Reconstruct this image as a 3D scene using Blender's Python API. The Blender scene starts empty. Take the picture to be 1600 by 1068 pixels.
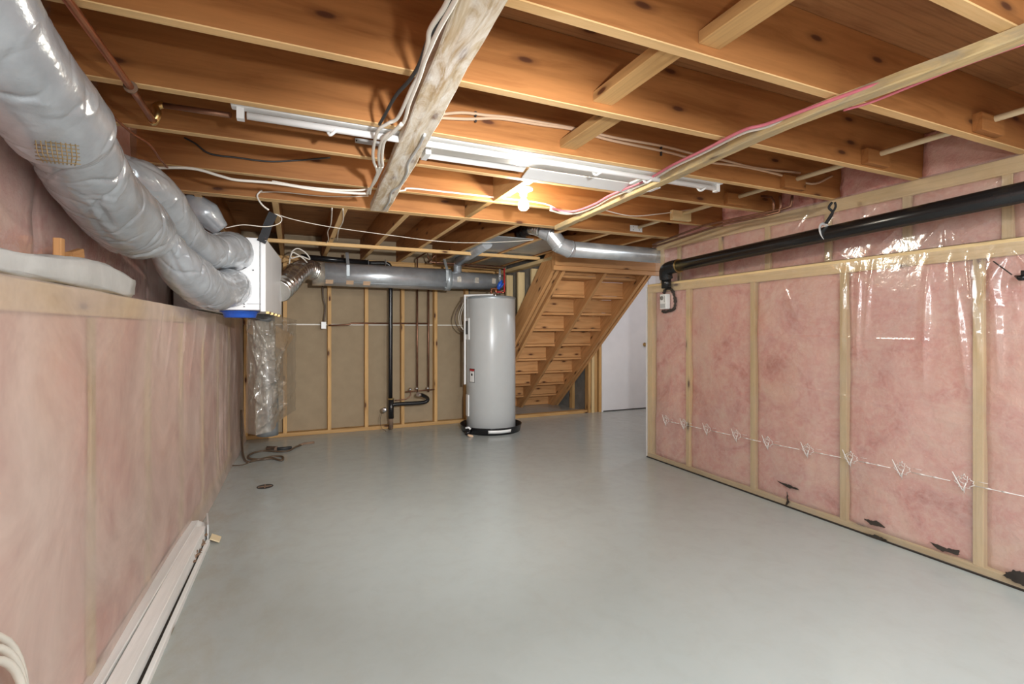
import bpy, math, random
import numpy as np
from mathutils import Vector, Matrix

# ------------------------------------------------------------------ camera, world, light, exposure
scene = bpy.context.scene
COL = scene.collection
F, TH, HY, CH = 773.0, math.radians(23.9), 515.8, 1.122
cam_d = bpy.data.cameras.new('camera'); cam = bpy.data.objects.new('camera', cam_d); COL.objects.link(cam)
cam.location = (0, 0, CH); cam.rotation_euler = (math.pi/2, 0, -TH)
cam_d.sensor_fit = 'HORIZONTAL'; cam_d.sensor_width = 36; cam_d.lens = 36*F/1600
cam_d.shift_y = -(534-HY)/1600; cam_d.clip_start = .02
scene.camera = cam
vs = scene.view_settings
vs.view_transform = 'Standard'; vs.look = 'None'; vs.exposure = 0.38; vs.gamma = 1.0; vs.use_curve_mapping = False
w = bpy.data.worlds.new('world'); scene.world = w; w.use_nodes = True
w.node_tree.nodes['Background'].inputs[0].default_value = (.9, .95, 1, 1)
w.node_tree.nodes['Background'].inputs[1].default_value = .3

def light(name, kind, loc, energy, color, size, rot=(0, 0, 0)):
    d = bpy.data.lights.new(name, kind); d.energy = energy; d.color = color
    if kind == 'AREA': d.shape = 'RECTANGLE'; d.size, d.size_y = size
    else: d.shadow_soft_size = size
    o = bpy.data.objects.new(name, d); o.location = loc; o.rotation_euler = rot; COL.objects.link(o); return o
light('photographer_flash', 'POINT', (.42, -.02, 1.36), 15, (.97, .98, 1), .03)
sp_ = light('photographer_flash_beam', 'SPOT', (.46, -.05, 1.40), 330, (.97, .98, 1), .04)
sp_.data.spot_size = math.radians(66); sp_.data.spot_blend = .9
sp_.rotation_euler = (Vector((1.25, 5.7, .75))-Vector(sp_.location)).to_track_quat('-Z', 'Y').to_euler()
light('fill_panel_behind', 'AREA', (1.2, -.25, 1.86), 70, (.90, .97, 1), (2.8, 1.1), (math.radians(38), 0, 0))  # soft fill added behind the camera, no real fixture there
light('hall_fill', 'POINT', (4.3, 4.2, 1.8), 20, (.90, .94, 1), .08)  # unseen fill added to brighten the hall and the far end

# ------------------------------------------------------------------ helpers
def at(px, py, ax, val):                       # point seen at a spot of the 1600x1068 frame on a plane of the room
    u = (px-800)/F; v = (HY-py)/F; S, C_ = math.sin(TH), math.cos(TH)
    r = Vector((S+C_*u, C_-S*u, v)); i = 'XYZ'.index(ax)
    t = (val - (0, 0, CH)[i])/r[i]
    return Vector((0, 0, CH)) + r*t

def mat(name): 
    m = bpy.data.materials.new(name); m.use_nodes = True; nt = m.node_tree
    return m, nt, nt.nodes['Principled BSDF']
def N(nt, t, **k):
    n = nt.nodes.new(t)
    for a, b in k.items():
        if a.startswith('i_'):
            key = a[2:]; key = int(key) if key.isdigit() else key
            n.inputs[key].default_value = b
        else: setattr(n, a, b)
    return n
def ramp(nt, fac, stops, interp='LINEAR'):
    r = N(nt, 'ShaderNodeValToRGB'); r.color_ramp.interpolation = interp
    e = r.color_ramp.elements
    while len(e) < len(stops): e.new(.5)
    for q, (p, c) in zip(e, stops): q.position = p; q.color = (*c, 1) if len(c) == 3 else c
    nt.links.new(fac, r.inputs[0]); return r.outputs[0]
def mixc(nt, fac, a, b, mode='MIX'):
    m = N(nt, 'ShaderNodeMix', data_type='RGBA', blend_type=mode)
    for s, v in ((0, fac), (6, a), (7, b)):
        if isinstance(v, (int, float)): m.inputs[s].default_value = v
        elif isinstance(v, tuple): m.inputs[s].default_value = (*v, 1)
        else: nt.links.new(v, m.inputs[s])
    return m.outputs[2]
def coords(nt, scale, rand=True, kind='Object'):
    tc = N(nt, 'ShaderNodeTexCoord'); mp = N(nt, 'ShaderNodeMapping'); mp.inputs['Scale'].default_value = scale
    nt.links.new(tc.outputs[kind], mp.inputs[0])
    if rand:
        oi = N(nt, 'ShaderNodeObjectInfo'); mu = N(nt, 'ShaderNodeVectorMath', operation='SCALE')
        mu.inputs[0].default_value = (37, 61, 19); nt.links.new(oi.outputs['Random'], mu.inputs['Scale'])
        nt.links.new(mu.outputs[0], mp.inputs['Location'])
    return mp.outputs[0]
def noise(nt, vec, scale, detail=4, rough=.55, dist=0):
    n = N(nt, 'ShaderNodeTexNoise'); n.inputs['Scale'].default_value = scale; n.inputs['Detail'].default_value = detail
    n.inputs['Roughness'].default_value = rough; n.inputs['Distortion'].default_value = dist
    nt.links.new(vec, n.inputs['Vector']); return n.outputs[0]
def bump(nt, h, strength, dist, b):
    n = N(nt, 'ShaderNodeBump'); n.inputs['Strength'].default_value = strength; n.inputs['Distance'].default_value = dist
    nt.links.new(h, n.inputs['Height']); nt.links.new(n.outputs[0], b.inputs['Normal'])

def plain(name, c, rough=.5, metal=0, spec=.5, var=.08, bmp=0):
    m, nt, b = mat(name); v = coords(nt, (1, 1, 1))
    n = noise(nt, v, 9, 4)
    lo = tuple(x*(1-var) for x in c); hi = tuple(min(1, x*(1+var)) for x in c)
    nt.links.new(ramp(nt, n, [(.3, lo), (.7, hi)]), b.inputs['Base Color'])
    b.inputs['Roughness'].default_value = rough; b.inputs['Metallic'].default_value = metal
    b.inputs['Specular IOR Level'].default_value = spec
    if bmp: bump(nt, noise(nt, v, 60, 3), bmp, .002, b)
    return m

def wood(name, c, dark, knot=(.09, .03, .012), rough=.6, grain=.5, knots=.5, stain=None):
    """boards are modelled with their grain along local X"""
    m, nt, b = mat(name)
    v = coords(nt, (1.0, 9, 9))
    g1 = noise(nt, v, 2.2, 6, .6, .8)
    vf = coords(nt, (3.5, 90, 90)); g2 = noise(nt, vf, 1.4, 3, .6, .3)
    rings = N(nt, 'ShaderNodeTexWave', wave_type='RINGS', rings_direction='X'); vr = coords(nt, (.35, 3.2, 3.2))
    nt.links.new(vr, rings.inputs[0]); rings.inputs['Scale'].default_value = 3.2; rings.inputs['Distortion'].default_value = 3.0
    rings.inputs['Detail'].default_value = 2; rings.inputs['Detail Scale'].default_value = .8
    lt = tuple(min(1, x*1.12) for x in c)
    base = ramp(nt, g1, [(.28, dark), (.5, c), (.75, lt)])
    base = mixc(nt, ramp(nt, g2, [(.35, (.22*grain,)*3), (.6, (0, 0, 0))]), base, tuple(x*.55 for x in dark))
    base = mixc(nt, ramp(nt, rings.outputs[0], [(.0, (.0,)*3), (.85, (.0,)*3), (1, (.30*grain,)*3)]), base, tuple(x*.6 for x in dark))
    # knots
    vk = coords(nt, (3.0, 9, 9)); vo = N(nt, 'ShaderNodeTexVoronoi', feature='F1', voronoi_dimensions='2D'); vo.inputs['Scale'].default_value = 1.0
    sp = N(nt, 'ShaderNodeSeparateXYZ'); nt.links.new(vk, sp.inputs[0]); ad = N(nt, 'ShaderNodeMath', operation='ADD')
    nt.links.new(sp.outputs[1], ad.inputs[0]); nt.links.new(sp.outputs[2], ad.inputs[1]); cb = N(nt, 'ShaderNodeCombineXYZ')
    nt.links.new(sp.outputs[0], cb.inputs[0]); nt.links.new(ad.outputs[0], cb.inputs[1]); nt.links.new(cb.outputs[0], vo.inputs['Vector'])
    kk = ramp(nt, vo.outputs['Distance'], [(.0, (1,)*3), (.06, (.95,)*3), (.10, (.35*1,)*3), (.2, (0,)*3)])
    sel = N(nt, 'ShaderNodeSeparateColor'); nt.links.new(vo.outputs['Color'], sel.inputs[0])
    th = N(nt, 'ShaderNodeMath', operation='LESS_THAN'); th.inputs[1].default_value = knots; nt.links.new(sel.outputs[0], th.inputs[0])
    mu = N(nt, 'ShaderNodeMath', operation='MULTIPLY'); nt.links.new(kk, mu.inputs[0]); nt.links.new(th.outputs[0], mu.inputs[1])
    base = mixc(nt, mu.outputs[0], base, knot)
    if stain:
        vs_ = coords(nt, (2.2, 9, 9)); sn = noise(nt, vs_, 1.9, 6, .7, 1.2)
        base = mixc(nt, ramp(nt, sn, [(.42, (0,)*3), (.66, (.85,)*3)]), base, stain)
    oi = N(nt, 'ShaderNodeObjectInfo'); hs = N(nt, 'ShaderNodeHueSaturation')
    mr = N(nt, 'ShaderNodeMapRange'); mr.inputs['To Min'].default_value = .86; mr.inputs['To Max'].default_value = 1.12
    nt.links.new(oi.outputs['Random'], mr.inputs[0]); nt.links.new(mr.outputs[0], hs.inputs['Value'])
    nt.links.new(base, hs.inputs['Color']); nt.links.new(hs.outputs[0], b.inputs['Base Color'])
    b.inputs['Roughness'].default_value = rough; b.inputs['Specular IOR Level'].default_value = .3
    bump(nt, g2, .25, .0015, b)
    return m

def pink_fibre():
    m, nt, b = mat('fibreglass'); v = coords(nt, (1, 1, 1))
    a = noise(nt, v, 3.2, 7, .62, 1.2); c = noise(nt, v, 26, 5, .7, .6); d = noise(nt, v, 1.1, 4, .6, .8)
    col = ramp(nt, a, [(.28, (.52, .16, .14)), (.42, (.74, .34, .30)), (.58, (.82, .47, .40)), (.75, (.86, .62, .50))])
    col = mixc(nt, ramp(nt, c, [(.38, (.0,)*3), (.68, (.5,)*3)]), col, (.90, .66, .58))
    col = mixc(nt, ramp(nt, d, [(.5, (0,)*3), (.75, (.5,)*3)]), col, (.83, .56, .40))
    nt.links.new(col, b.inputs['Base Color']); b.inputs['Roughness'].default_value = .95; b.inputs['Specular IOR Level'].default_value = .1
    bump(nt, noise(nt, v, 14, 6, .7), .6, .02, b)
    return m

def poly_sheet(name, haze=.2, rough=.13, tint=(.98, .97, .96), gl=1.0, hz=(.86, .80, .74)):
    m = bpy.data.materials.new(name); m.use_nodes = True; nt = m.node_tree; nt.nodes.clear()
    out = N(nt, 'ShaderNodeOutputMaterial'); tr = N(nt, 'ShaderNodeBsdfTransparent'); tr.inputs[0].default_value = (*tint, 1)
    df = N(nt, 'ShaderNodeBsdfDiffuse'); df.inputs[0].default_value = (*hz, 1)
    go = N(nt, 'ShaderNodeBsdfGlossy'); go.inputs['Roughness'].default_value = rough
    m1 = N(nt, 'ShaderNodeMixShader'); v = coords(nt, (1, 1, 1)); n = noise(nt, v, 2.3, 5, .6, .6)
    hzr = ramp(nt, n, [(.3, (haze*.6,)*3), (.7, (haze*1.5,)*3)])
    nt.links.new(hzr, m1.inputs[0]); nt.links.new(tr.outputs[0], m1.inputs[1]); nt.links.new(df.outputs[0], m1.inputs[2])
    lw = N(nt, 'ShaderNodeLayerWeight'); lw.inputs[0].default_value = .5; pw = N(nt, 'ShaderNodeMath', operation='POWER'); pw.inputs[1].default_value = 4
    nt.links.new(lw.outputs['Facing'], pw.inputs[0])
    mu = N(nt, 'ShaderNodeMath', operation='MULTIPLY_ADD'); mu.inputs[1].default_value = .6*gl; mu.inputs[2].default_value = .075*gl; mu.use_clamp = True
    nt.links.new(pw.outputs[0], mu.inputs[0])
    m2 = N(nt, 'ShaderNodeMixShader'); nt.links.new(mu.outputs[0], m2.inputs[0]); nt.links.new(m1.outputs[0], m2.inputs[1]); nt.links.new(go.outputs[0], m2.inputs[2])
    bn = N(nt, 'ShaderNodeBump'); bn.inputs['Strength'].default_value = .35; bn.inputs['Distance'].default_value = .01
    nt.links.new(noise(nt, v, 17, 3, .5, .4), bn.inputs['Height']); nt.links.new(bn.outputs[0], go.inputs['Normal'])
    nt.links.new(m2.outputs[0], out.inputs[0]); return m

M = {}
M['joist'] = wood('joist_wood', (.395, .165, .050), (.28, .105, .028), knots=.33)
M['joist_edge_lit'] = wood('joist_edge_lit_wood', (.72, .47, .22), (.62, .37, .15), knots=.15, grain=.35)  # joist wood made paler: light bounced off the floor painted into the edges
M['beam'] = wood('beam_wood', (.80, .52, .23), (.68, .38, .14), knots=.3)
M['stud'] = wood('stud_wood', (.60, .36, .145), (.46, .25, .085), knots=.55)
M['pale'] = wood('pale_lumber', (.74, .56, .30), (.62, .44, .21), knots=.3)
M['rough'] = wood('rough_plank_wood', (.66, .54, .37), (.44, .28, .13), knots=.9, stain=(.92, .89, .82), knot=(.16, .07, .03), grain=1)
M['rough2'] = wood('weathered_batten_wood', (.70, .53, .27), (.55, .38, .16), knots=.3, stain=(.40, .34, .24), knot=(.1, .05, .02), grain=.8)
M['stair'] = wood('stair_wood', (.60, .31, .125), (.47, .215, .075), knots=.4)
M['ply'] = wood('plywood', (.40, .185, .07), (.28, .115, .04), knots=.12, grain=.9)
M['whitewood'] = wood('white_painted_wood', (.88, .87, .84), (.82, .80, .76), knots=.2, knot=(.3, .22, .15), grain=.12)
M['pink'] = pink_fibre()
M['poly'] = poly_sheet('poly_sheet', .15, .16, gl=1.5)
M['poly_left'] = poly_sheet('poly_sheet_hazy', .50, .28, gl=.55, hz=(.76, .62, .54))
M['poly_clear'] = poly_sheet('poly_bag', .34, .14, gl=1.3, hz=(.55, .48, .38))
M['drywall_back'] = plain('drywall_brown_back', (.35, .27, .175), .9, spec=.1, var=.06)
M['white'] = plain('white_paint', (.78, .78, .79), .45, var=.02)
M['white2'] = plain('white_plastic', (.82, .82, .80), .35, var=.02)
M['unit'] = plain('white_enamel_sheet', (.82, .82, .82), .35, var=.03, bmp=.1)
M['tank'] = plain('grey_enamel', (.50, .51, .50), .28, var=.02)
M['black'] = plain('black_abs', (.012, .012, .013), .25, var=.2)
M['blackmat'] = plain('black_rubber', (.02, .02, .022), .6, var=.2)
M['copper'] = plain('copper', (.52, .22, .12), .32, metal=.9, var=.25)
M['copper_old'] = plain('dull_copper', (.26, .13, .08), .4, metal=.7, var=.25)
M['galv'] = plain('galvanised_steel', (.56, .59, .62), .30, metal=.65, var=.14)
M['galv_dark'] = plain('galvanised_duct_steel', (.42, .46, .48), .40, metal=.5, var=.1)
M['duct_dark'] = plain('dull_duct_steel', (.25, .265, .27), .34, metal=.5, var=.2)
M['foil'] = plain('foil', (.66, .64, .60), .2, metal=.95, var=.15, bmp=.5)
M['jacket'] = plain('grey_film_jacket', (.44, .465, .49), .22, metal=.25, spec=.9, var=.14, bmp=.5)
M['tape'] = plain('worn_foil_tape', (.62, .58, .50), .3, metal=.7, var=.4, bmp=.6)
M['cable'] = plain('white_cable_sheath', (.74, .69, .60), .45, var=.05)
M['cable_pink'] = plain('pink_cable_sheath', (.72, .20, .25), .4, var=.1)
M['cable_tan'] = plain('tan_cable_sheath', (.62, .42, .27), .5, var=.08)
M['blue'] = plain('blue_plastic', (.02, .10, .50), .3, var=.1)
M['red'] = plain('red_pipe', (.45, .03, .03), .4, var=.1)
M['chrome'] = plain('chrome', (.85, .85, .87), .12, metal=1, var=.02)
M['brass'] = plain('brass', (.65, .47, .20), .3, metal=1, var=.1)
M['dark'] = plain('dark_gap', (.03, .022, .016), .9, var=.3)
M['tear'] = plain('mouldy_tear', (.045, .035, .028), .8, var=.4)
M['steelmesh'] = plain('wire_mesh', (.35, .25, .12), .5, metal=.5, var=.3)
M['redpaint'] = plain('red_print', (.5, .03, .03), .5)
M['ink'] = plain('black_print', (.03, .03, .03), .5)
M['print'] = plain('white_print', (.86, .82, .78), .6, var=.02)
M['hosebrown'] = plain('brown_hose', (.10, .065, .04), .4, var=.2)
M['pole'] = plain('beige_pipe', (.80, .66, .42), .45, var=.05)
M['rust'] = plain('rusty_bits', (.22, .14, .09), .8, var=.5)
M['wrap'] = plain('white_film_wrap', (.62, .62, .60), .35, var=.12, bmp=.5)
M['wallgrey'] = plain('grey_wall_board', (.20, .19, .17), .8, var=.2)
m, nt, b = mat('lit_bulb'); b.inputs['Base Color'].default_value = (1, 1, 1, 1)
b.inputs['Emission Color'].default_value = (1, .94, .80, 1); b.inputs['Emission Strength'].default_value = 500; M['bulb'] = m

def floor_mat():
    m, nt, b = mat('painted_concrete'); v = coords(nt, (1, 1, 1), False)
    a = noise(nt, v, .9, 6, .6, .5); c = noise(nt, v, 9, 6, .65, .4); s = noise(nt, v, 38, 5, .7)
    col = ramp(nt, a, [(.3, (.40, .435, .42)), (.7, (.44, .475, .46))])
    col = mixc(nt, ramp(nt, c, [(.32, (.22,)*3), (.55, (0,)*3)]), col, (.35, .36, .33))
    col = mixc(nt, ramp(nt, s, [(.22, (.5,)*3), (.26, (0,)*3)]), col, (.24, .23, .20))
    # yellowish dirt and bare patches along the left wall
    sx = N(nt, 'ShaderNodeSeparateXYZ'); nt.links.new(v, sx.inputs[0])
    mr = N(nt, 'ShaderNodeMapRange'); mr.inputs['From Min'].default_value = .25; mr.inputs['From Max'].default_value = -.5
    nt.links.new(sx.outputs[0], mr.inputs[0])
    st = noise(nt, coords(nt, (3, 1.5, 1), False), 2.2, 7, .72, .2)
    mm = N(nt, 'ShaderNodeMath', operation='MULTIPLY'); nt.links.new(ramp(nt, st, [(.45, (0,)*3), (.7, (.8,)*3)]), mm.inputs[0]); nt.links.new(mr.outputs[0], mm.inputs[1])
    col = mixc(nt, mm.outputs[0], col, (.37, .36, .29))
    nt.links.new(col, b.inputs['Base Color'])
    nt.links.new(ramp(nt, c, [(.3, (.20,)*3), (.7, (.27,)*3)]), b.inputs['Roughness'])
    b.inputs['Specular IOR Level'].default_value = .45
    bump(nt, noise(nt, v, 22, 5, .6), .05, .002, b)
    return m
M['floor'] = floor_mat()

# ------------------------------------------------------------------ mesh builder
class MB:
    def __init__(s): s.v = []; s.f = []; s.sm = []
    def add(s, vs, fs, smooth=False):
        o = len(s.v); s.v += [tuple(x) for x in vs]; s.f += [tuple(i+o for i in q) for q in fs]; s.sm += [smooth]*len(fs); return s
    def box(s, c, d, R=None):
        x, y, z = d[0]/2, d[1]/2, d[2]/2
        P = [Vector((a*x, b*y, e*z)) for a in (-1, 1) for b in (-1, 1) for e in (-1, 1)]
        if R: P = [R @ p for p in P]
        c = Vector(c)
        return s.add([c+p for p in P], [(0, 1, 3, 2), (4, 6, 7, 5), (0, 4, 5, 1), (2, 3, 7, 6), (0, 2, 6, 4), (1, 5, 7, 3)])
    def span(s, a, b):
        return s.box([(p+q)/2 for p, q in zip(a, b)], [abs(q-p) for p, q in zip(a, b)])
    def tube(s, path, r, seg=10, cap=True, rect=None, up=None, res=0, flat=False):
        P = curve(path, res) if res else [Vector(p) for p in path]
        n = len(P); T = [(P[min(i+1, n-1)]-P[max(i-1, 0)]).normalized() for i in range(n)]
        u = Vector(up) if up else (Vector((0, 0, 1)) if abs(T[0].z) < .9 else Vector((1, 0, 0)))
        rings = []
        for i in range(n):
            if not up or True: u = (u - T[i]*u.dot(T[i])).normalized()
            w_ = T[i].cross(u)
            ri = r[i] if isinstance(r, (list, np.ndarray)) else (r(i/(n-1)) if callable(r) else r)
            if rect: q = [(-1, -1), (1, -1), (1, 1), (-1, 1)]; rings.append([P[i]+w_*(a*rect[0]/2)+u*(b_*rect[1]/2) for a, b_ in q])
            else: rings.append([P[i]+(u*math.cos(t)+w_*math.sin(t))*(ri if not isinstance(ri, np.ndarray) else ri[k]) for k, t in enumerate([2*math.pi*k/seg for k in range(seg)])])
            if up: u = Vector(up)
        m_ = 4 if rect else seg
        vs_ = [p for R_ in rings for p in R_]; fs = []
        for i in range(n-1):
            for k in range(m_): a = i*m_+k; b_ = i*m_+(k+1) % m_; fs.append((a, b_, b_+m_, a+m_))
        s.add(vs_, fs, not (rect or flat))
        if cap:
            o = len(s.v)-len(vs_); s.f.append(tuple(o+k for k in range(m_))[::-1]); s.f.append(tuple(o+(n-1)*m_+k for k in range(m_))); s.sm += [False, False]
        return s
    def lathe(s, prof, c, axis=(0, 0, 1), seg=32):
        A = Vector(axis).normalized(); q = A.to_track_quat('Z', 'Y'); c = Vector(c); vs_ = []; fs = []
        for (r, z) in prof:
            for k in range(seg):
                t = 2*math.pi*k/seg; vs_.append(c + q @ Vector((max(r, 1e-4)*math.cos(t), max(r, 1e-4)*math.sin(t), z)))
        for i in range(len(prof)-1):
            for k in range(seg): a = i*seg+k; b_ = i*seg+(k+1) % seg; fs.append((a, b_, b_+seg, a+seg))
        return s.add(vs_, fs, True)
    def prism(s, poly, d, base=(0, 0, 0), ex=(1, 0, 0), ey=(0, 0, 1)):      # polygon in plane ex,ey at base, extruded by vector d
        ex, ey, base, d = Vector(ex), Vector(ey), Vector(base), Vector(d); n = len(poly)
        a = [base+ex*p+ey*q for p, q in poly]; vs_ = a+[p+d for p in a]
        fs = [tuple(range(n))[::-1], tuple(range(n, 2*n))]+[(i, (i+1) % n, (i+1) % n+n, i+n) for i in range(n)]
        return s.add(vs_, fs)
def curve(pts, res):
    P = [Vector(p) for p in pts]
    if len(P) < 3: return [P[0].lerp(P[-1], i/max(res, 1)) for i in range(res+1)]
    Q = [P[0]*2-P[1]]+P+[P[-1]*2-P[-2]]; out = []
    for i in range(1, len(Q)-2):
        for j in range(res):
            t = j/res; a, b_, c, d = Q[i-1:i+3]
            out.append(.5*((2*b_)+(c-a)*t+(2*a-5*b_+4*c-d)*t*t+(3*b_-a-3*c+d)*t**3))
    out.append(P[-1]); return out

def link(o, parent=None):
    COL.objects.link(o)
    if parent: o.parent = parent; o.matrix_parent_inverse = parent.matrix_basis.inverted()
    return o
def part(name, mb, m, parent=None, label=None, kind=None, bevel=0, cat=None, group=None, recalc=True):
    me = bpy.data.meshes.new(name); me.from_pydata(mb.v, [], mb.f)
    me.polygons.foreach_set('use_smooth', mb.sm); me.materials.append(M[m] if isinstance(m, str) else m)
    if recalc:
        import bmesh
        bm = bmesh.new(); bm.from_mesh(me); bmesh.ops.recalc_face_normals(bm, faces=bm.faces); bm.to_mesh(me); bm.free()
    o = bpy.data.objects.new(name, me); link(o, parent)
    if bevel:
        bv = o.modifiers.new('bevel', 'BEVEL'); bv.width = bevel; bv.segments = 2; bv.limit_method = 'ANGLE'
    if label: o['label'] = label
    if kind: o['kind'] = kind
    if cat: o['category'] = cat
    if group: o['group'] = group
    return o
def thing(name, label, cat, loc, group=None):
    o = bpy.data.objects.new(name, None); o.empty_display_size = .05; o.location = loc; COL.objects.link(o)
    o['label'] = label; o['category'] = cat
    if group: o['group'] = group
    return o
def setting(name, loc=(0, 0, 0)):
    o = bpy.data.objects.new(name, None); o.empty_display_size = .05; o.location = loc; COL.objects.link(o); o['kind'] = 'structure'; return o
BM = {}
def board(name, a, b, wid, thk, m, parent=None, up=(0, 0, 1), label=None, cat=None, group=None, kind=None):
    """lumber from a to b, grain along local X; wid across (perpendicular to up), thk along up"""
    a, b = Vector(a), Vector(b); L = (b-a).length; X = (b-a).normalized(); Z = (Vector(up)-X*X.dot(Vector(up))).normalized(); Y = Z.cross(X)
    key = (round(L, 3), round(wid, 3), round(thk, 3), m)
    if key not in BM:
        e = min(.0025, thk*.12); mb = MB(); w2, t2 = wid/2, thk/2
        oct_ = [(-w2+e, -t2), (w2-e, -t2), (w2, -t2+e), (w2, t2-e), (w2-e, t2), (-w2+e, t2), (-w2, t2-e), (-w2, -t2+e)]
        mb.prism(oct_, (L, 0, 0), (-L/2, 0, 0), (0, 1, 0), (0, 0, 1))
        me = bpy.data.meshes.new(name); me.from_pydata(mb.v, [], mb.f); me.materials.append(M[m]); BM[key] = me
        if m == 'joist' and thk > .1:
            me.materials.append(M['joist_edge_lit']); me.update()
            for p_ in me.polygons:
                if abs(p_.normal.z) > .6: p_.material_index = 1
    o = bpy.data.objects.new(name, BM[key]); c = (a+b)/2
    o.matrix_basis = Matrix(((X.x, Y.x, Z.x, c.x), (X.y, Y.y, Z.y, c.y), (X.z, Y.z, Z.z, c.z), (0, 0, 0, 1)))
    link(o, parent)
    for k, v_ in (('label', label), ('category', cat), ('group', group), ('kind', kind)):
        if v_: o[k] = v_
    return o

def fbm(x, y, seed=0, oct=4):
    r = np.random.RandomState(seed); out = np.zeros_like(x); amp = 1; fr = 1
    for _ in range(oct):
        for _ in range(4):
            a = r.uniform(0, 6.28); ph = r.uniform(0, 6.28); k = fr*r.uniform(.7, 1.5)
            out += amp*np.sin(k*(x*math.cos(a)+y*math.sin(a))*6.28+ph+.8*np.sin(k*2.1*(x*math.sin(a)-y*math.cos(a))+ph*2))/4
        amp *= .5; fr *= 2
    return out
def sheet(name, m, parent, P0, U_, V_, nu, nv, hfun, thick=0, label=None, kind=None):
    """grid from P0 spanned by U_,V_ displaced along their normal by hfun(s,t in metres)"""
    P0, U_, V_ = Vector(P0), Vector(U_), Vector(V_); n = U_.cross(V_).normalized()
    s, t = np.meshgrid(np.linspace(0, 1, nu), np.linspace(0, 1, nv), indexing='ij')
    h = hfun(s*U_.length, t*V_.length)
    P = np.array(P0)[None, None, :]+s[..., None]*np.array(U_)+t[..., None]*np.array(V_)+h[..., None]*np.array(n)
    vs_ = P.reshape(-1, 3); fs = [(i*nv+j, (i+1)*nv+j, (i+1)*nv+j+1, i*nv+j+1) for i in range(nu-1) for j in range(nv-1)]
    mb = MB(); mb.v = [tuple(p) for p in vs_.tolist()]; mb.f = fs; mb.sm = [True]*len(fs)
    if thick:
        o = len(mb.v); B = (P-thick*np.array(n)-h[..., None]*np.array(n))
        ring = [(i, 0) for i in range(nu)]+[(nu-1, j) for j in range(1, nv)]+[(i, nv-1) for i in range(nu-2, -1, -1)]+[(0, j) for j in range(nv-2, 0, -1)]
        mb.v += [tuple(B[i, j]) for i, j in ring]; k = len(ring)
        for q in range(k):
            a, b_ = ring[q], ring[(q+1) % k]; mb.f.append((a[0]*nv+a[1], o+q, o+(q+1) % k, b_[0]*nv+b_[1])); mb.sm.append(False)
        mb.f.append(tuple(o+q for q in range(k))); mb.sm.append(False)
    return part(name, mb, m, parent, label, kind, recalc=bool(thick))
def creases(s, t, lst):
    """each crease: s0,t0,s1,t1,width,height (sharp fold)"""
    h = np.zeros_like(s)
    for (a, b_, c, d, w_, g) in lst:
        L = math.hypot(c-a, d-b_)+1e-6; ux, uy = (c-a)/L, (d-b_)/L
        al = (s-a)*ux+(t-b_)*uy; pe = (s-a)*uy-(t-b_)*ux; q = np.clip(al/L, 0, 1)
        fade = np.sin(np.pi*np.clip(q*.9+.05, 0, 1))**.7*np.exp(-np.maximum(0, np.maximum(-al, al-L))/.03)
        h += g*fade*np.exp(-np.abs(pe)/w_)
    return h
rnd = random.Random(4)

# ------------------------------------------------------------------ structure
YS, YN, ZC, ZT = 5.73, -1.5, 1.91, 2.15
XU = -.68                                             # upper left wall
def XL(y): return -.583+.0195*y                       # face of the lower left wall
fl = part('floor', MB().span((-.9, -1.6, -.1), (5.6, 7.3, 0)), 'floor', kind='structure')

ceil = setting('ceiling', (0, 0, ZC))
JY = [1.09, 1.515, 1.95, 2.345, 2.835]
BY = [.66, .235, -.2, -.63, -1.06, -1.45]
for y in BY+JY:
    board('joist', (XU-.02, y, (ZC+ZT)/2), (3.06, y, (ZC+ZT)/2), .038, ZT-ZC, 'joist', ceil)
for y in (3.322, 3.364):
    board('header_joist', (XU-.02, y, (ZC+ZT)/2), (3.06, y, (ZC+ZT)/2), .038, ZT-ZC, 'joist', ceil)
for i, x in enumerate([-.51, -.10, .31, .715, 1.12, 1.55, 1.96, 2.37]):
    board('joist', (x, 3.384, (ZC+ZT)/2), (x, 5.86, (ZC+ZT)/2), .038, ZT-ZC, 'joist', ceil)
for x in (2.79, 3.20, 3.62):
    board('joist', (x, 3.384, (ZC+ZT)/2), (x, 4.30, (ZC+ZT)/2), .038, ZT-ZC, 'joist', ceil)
# plywood subfloor, sheet by sheet
ys = [-1.6, -.38, .84, 2.06, 3.28, 4.50, 5.72, 7.3]
for i in range(len(ys)-1):
    x0 = -.9 if i % 2 else -2.1
    while x0 < 5.6:
        a, b_ = max(x0, -.9), min(x0+2.44, 5.6)
        if b_-a > .05: board('plywood_panel', (a+.002, (ys[i]+ys[i+1])/2, ZT+.009+.0004*i), (b_-.002, (ys[i]+ys[i+1])/2, ZT+.009+.0004*i), ys[i+1]-ys[i]-.004, .018, 'ply', ceil)
        x0 += 2.44
# flat blocking between the joists, and blocks beside the beige pipe
for (y0, y1, x) in [(.66, 1.09, 1.03), (1.09, 1.515, 1.09), (1.515, 1.95, 1.02), (1.95, 2.345, 1.13)]:
    xx = {.66: 1.095, 1.09: 1.02, 1.515: 1.13, 1.95: 1.1}[y0]
    board('blocking', (xx, y0+.02, 1.955), (xx, y1-.02, 1.955), .082, .036, 'stud', ceil)
board('blocking', (1.14, 2.365, 2.03), (1.14, 2.816, 2.03), .038, .235, 'stud', ceil, (0, 0, 1))
board('blocking', (1.12, 2.855, 2.03), (1.12, 3.30, 2.03), .038, .235, 'stud', ceil, (0, 0, 1))
board('blocking', (.22, .255, 1.955), (.22, .64, 1.955), .082, .036, 'stud', ceil)
for y in (1.09, 1.515, 1.95, 2.345, 2.835):
    board('blocking', (2.50, y-.036, 1.955), (2.67, y-.036, 1.955), .032, .07, 'joist' if y < 2.7 else 'pale', ceil)
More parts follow.
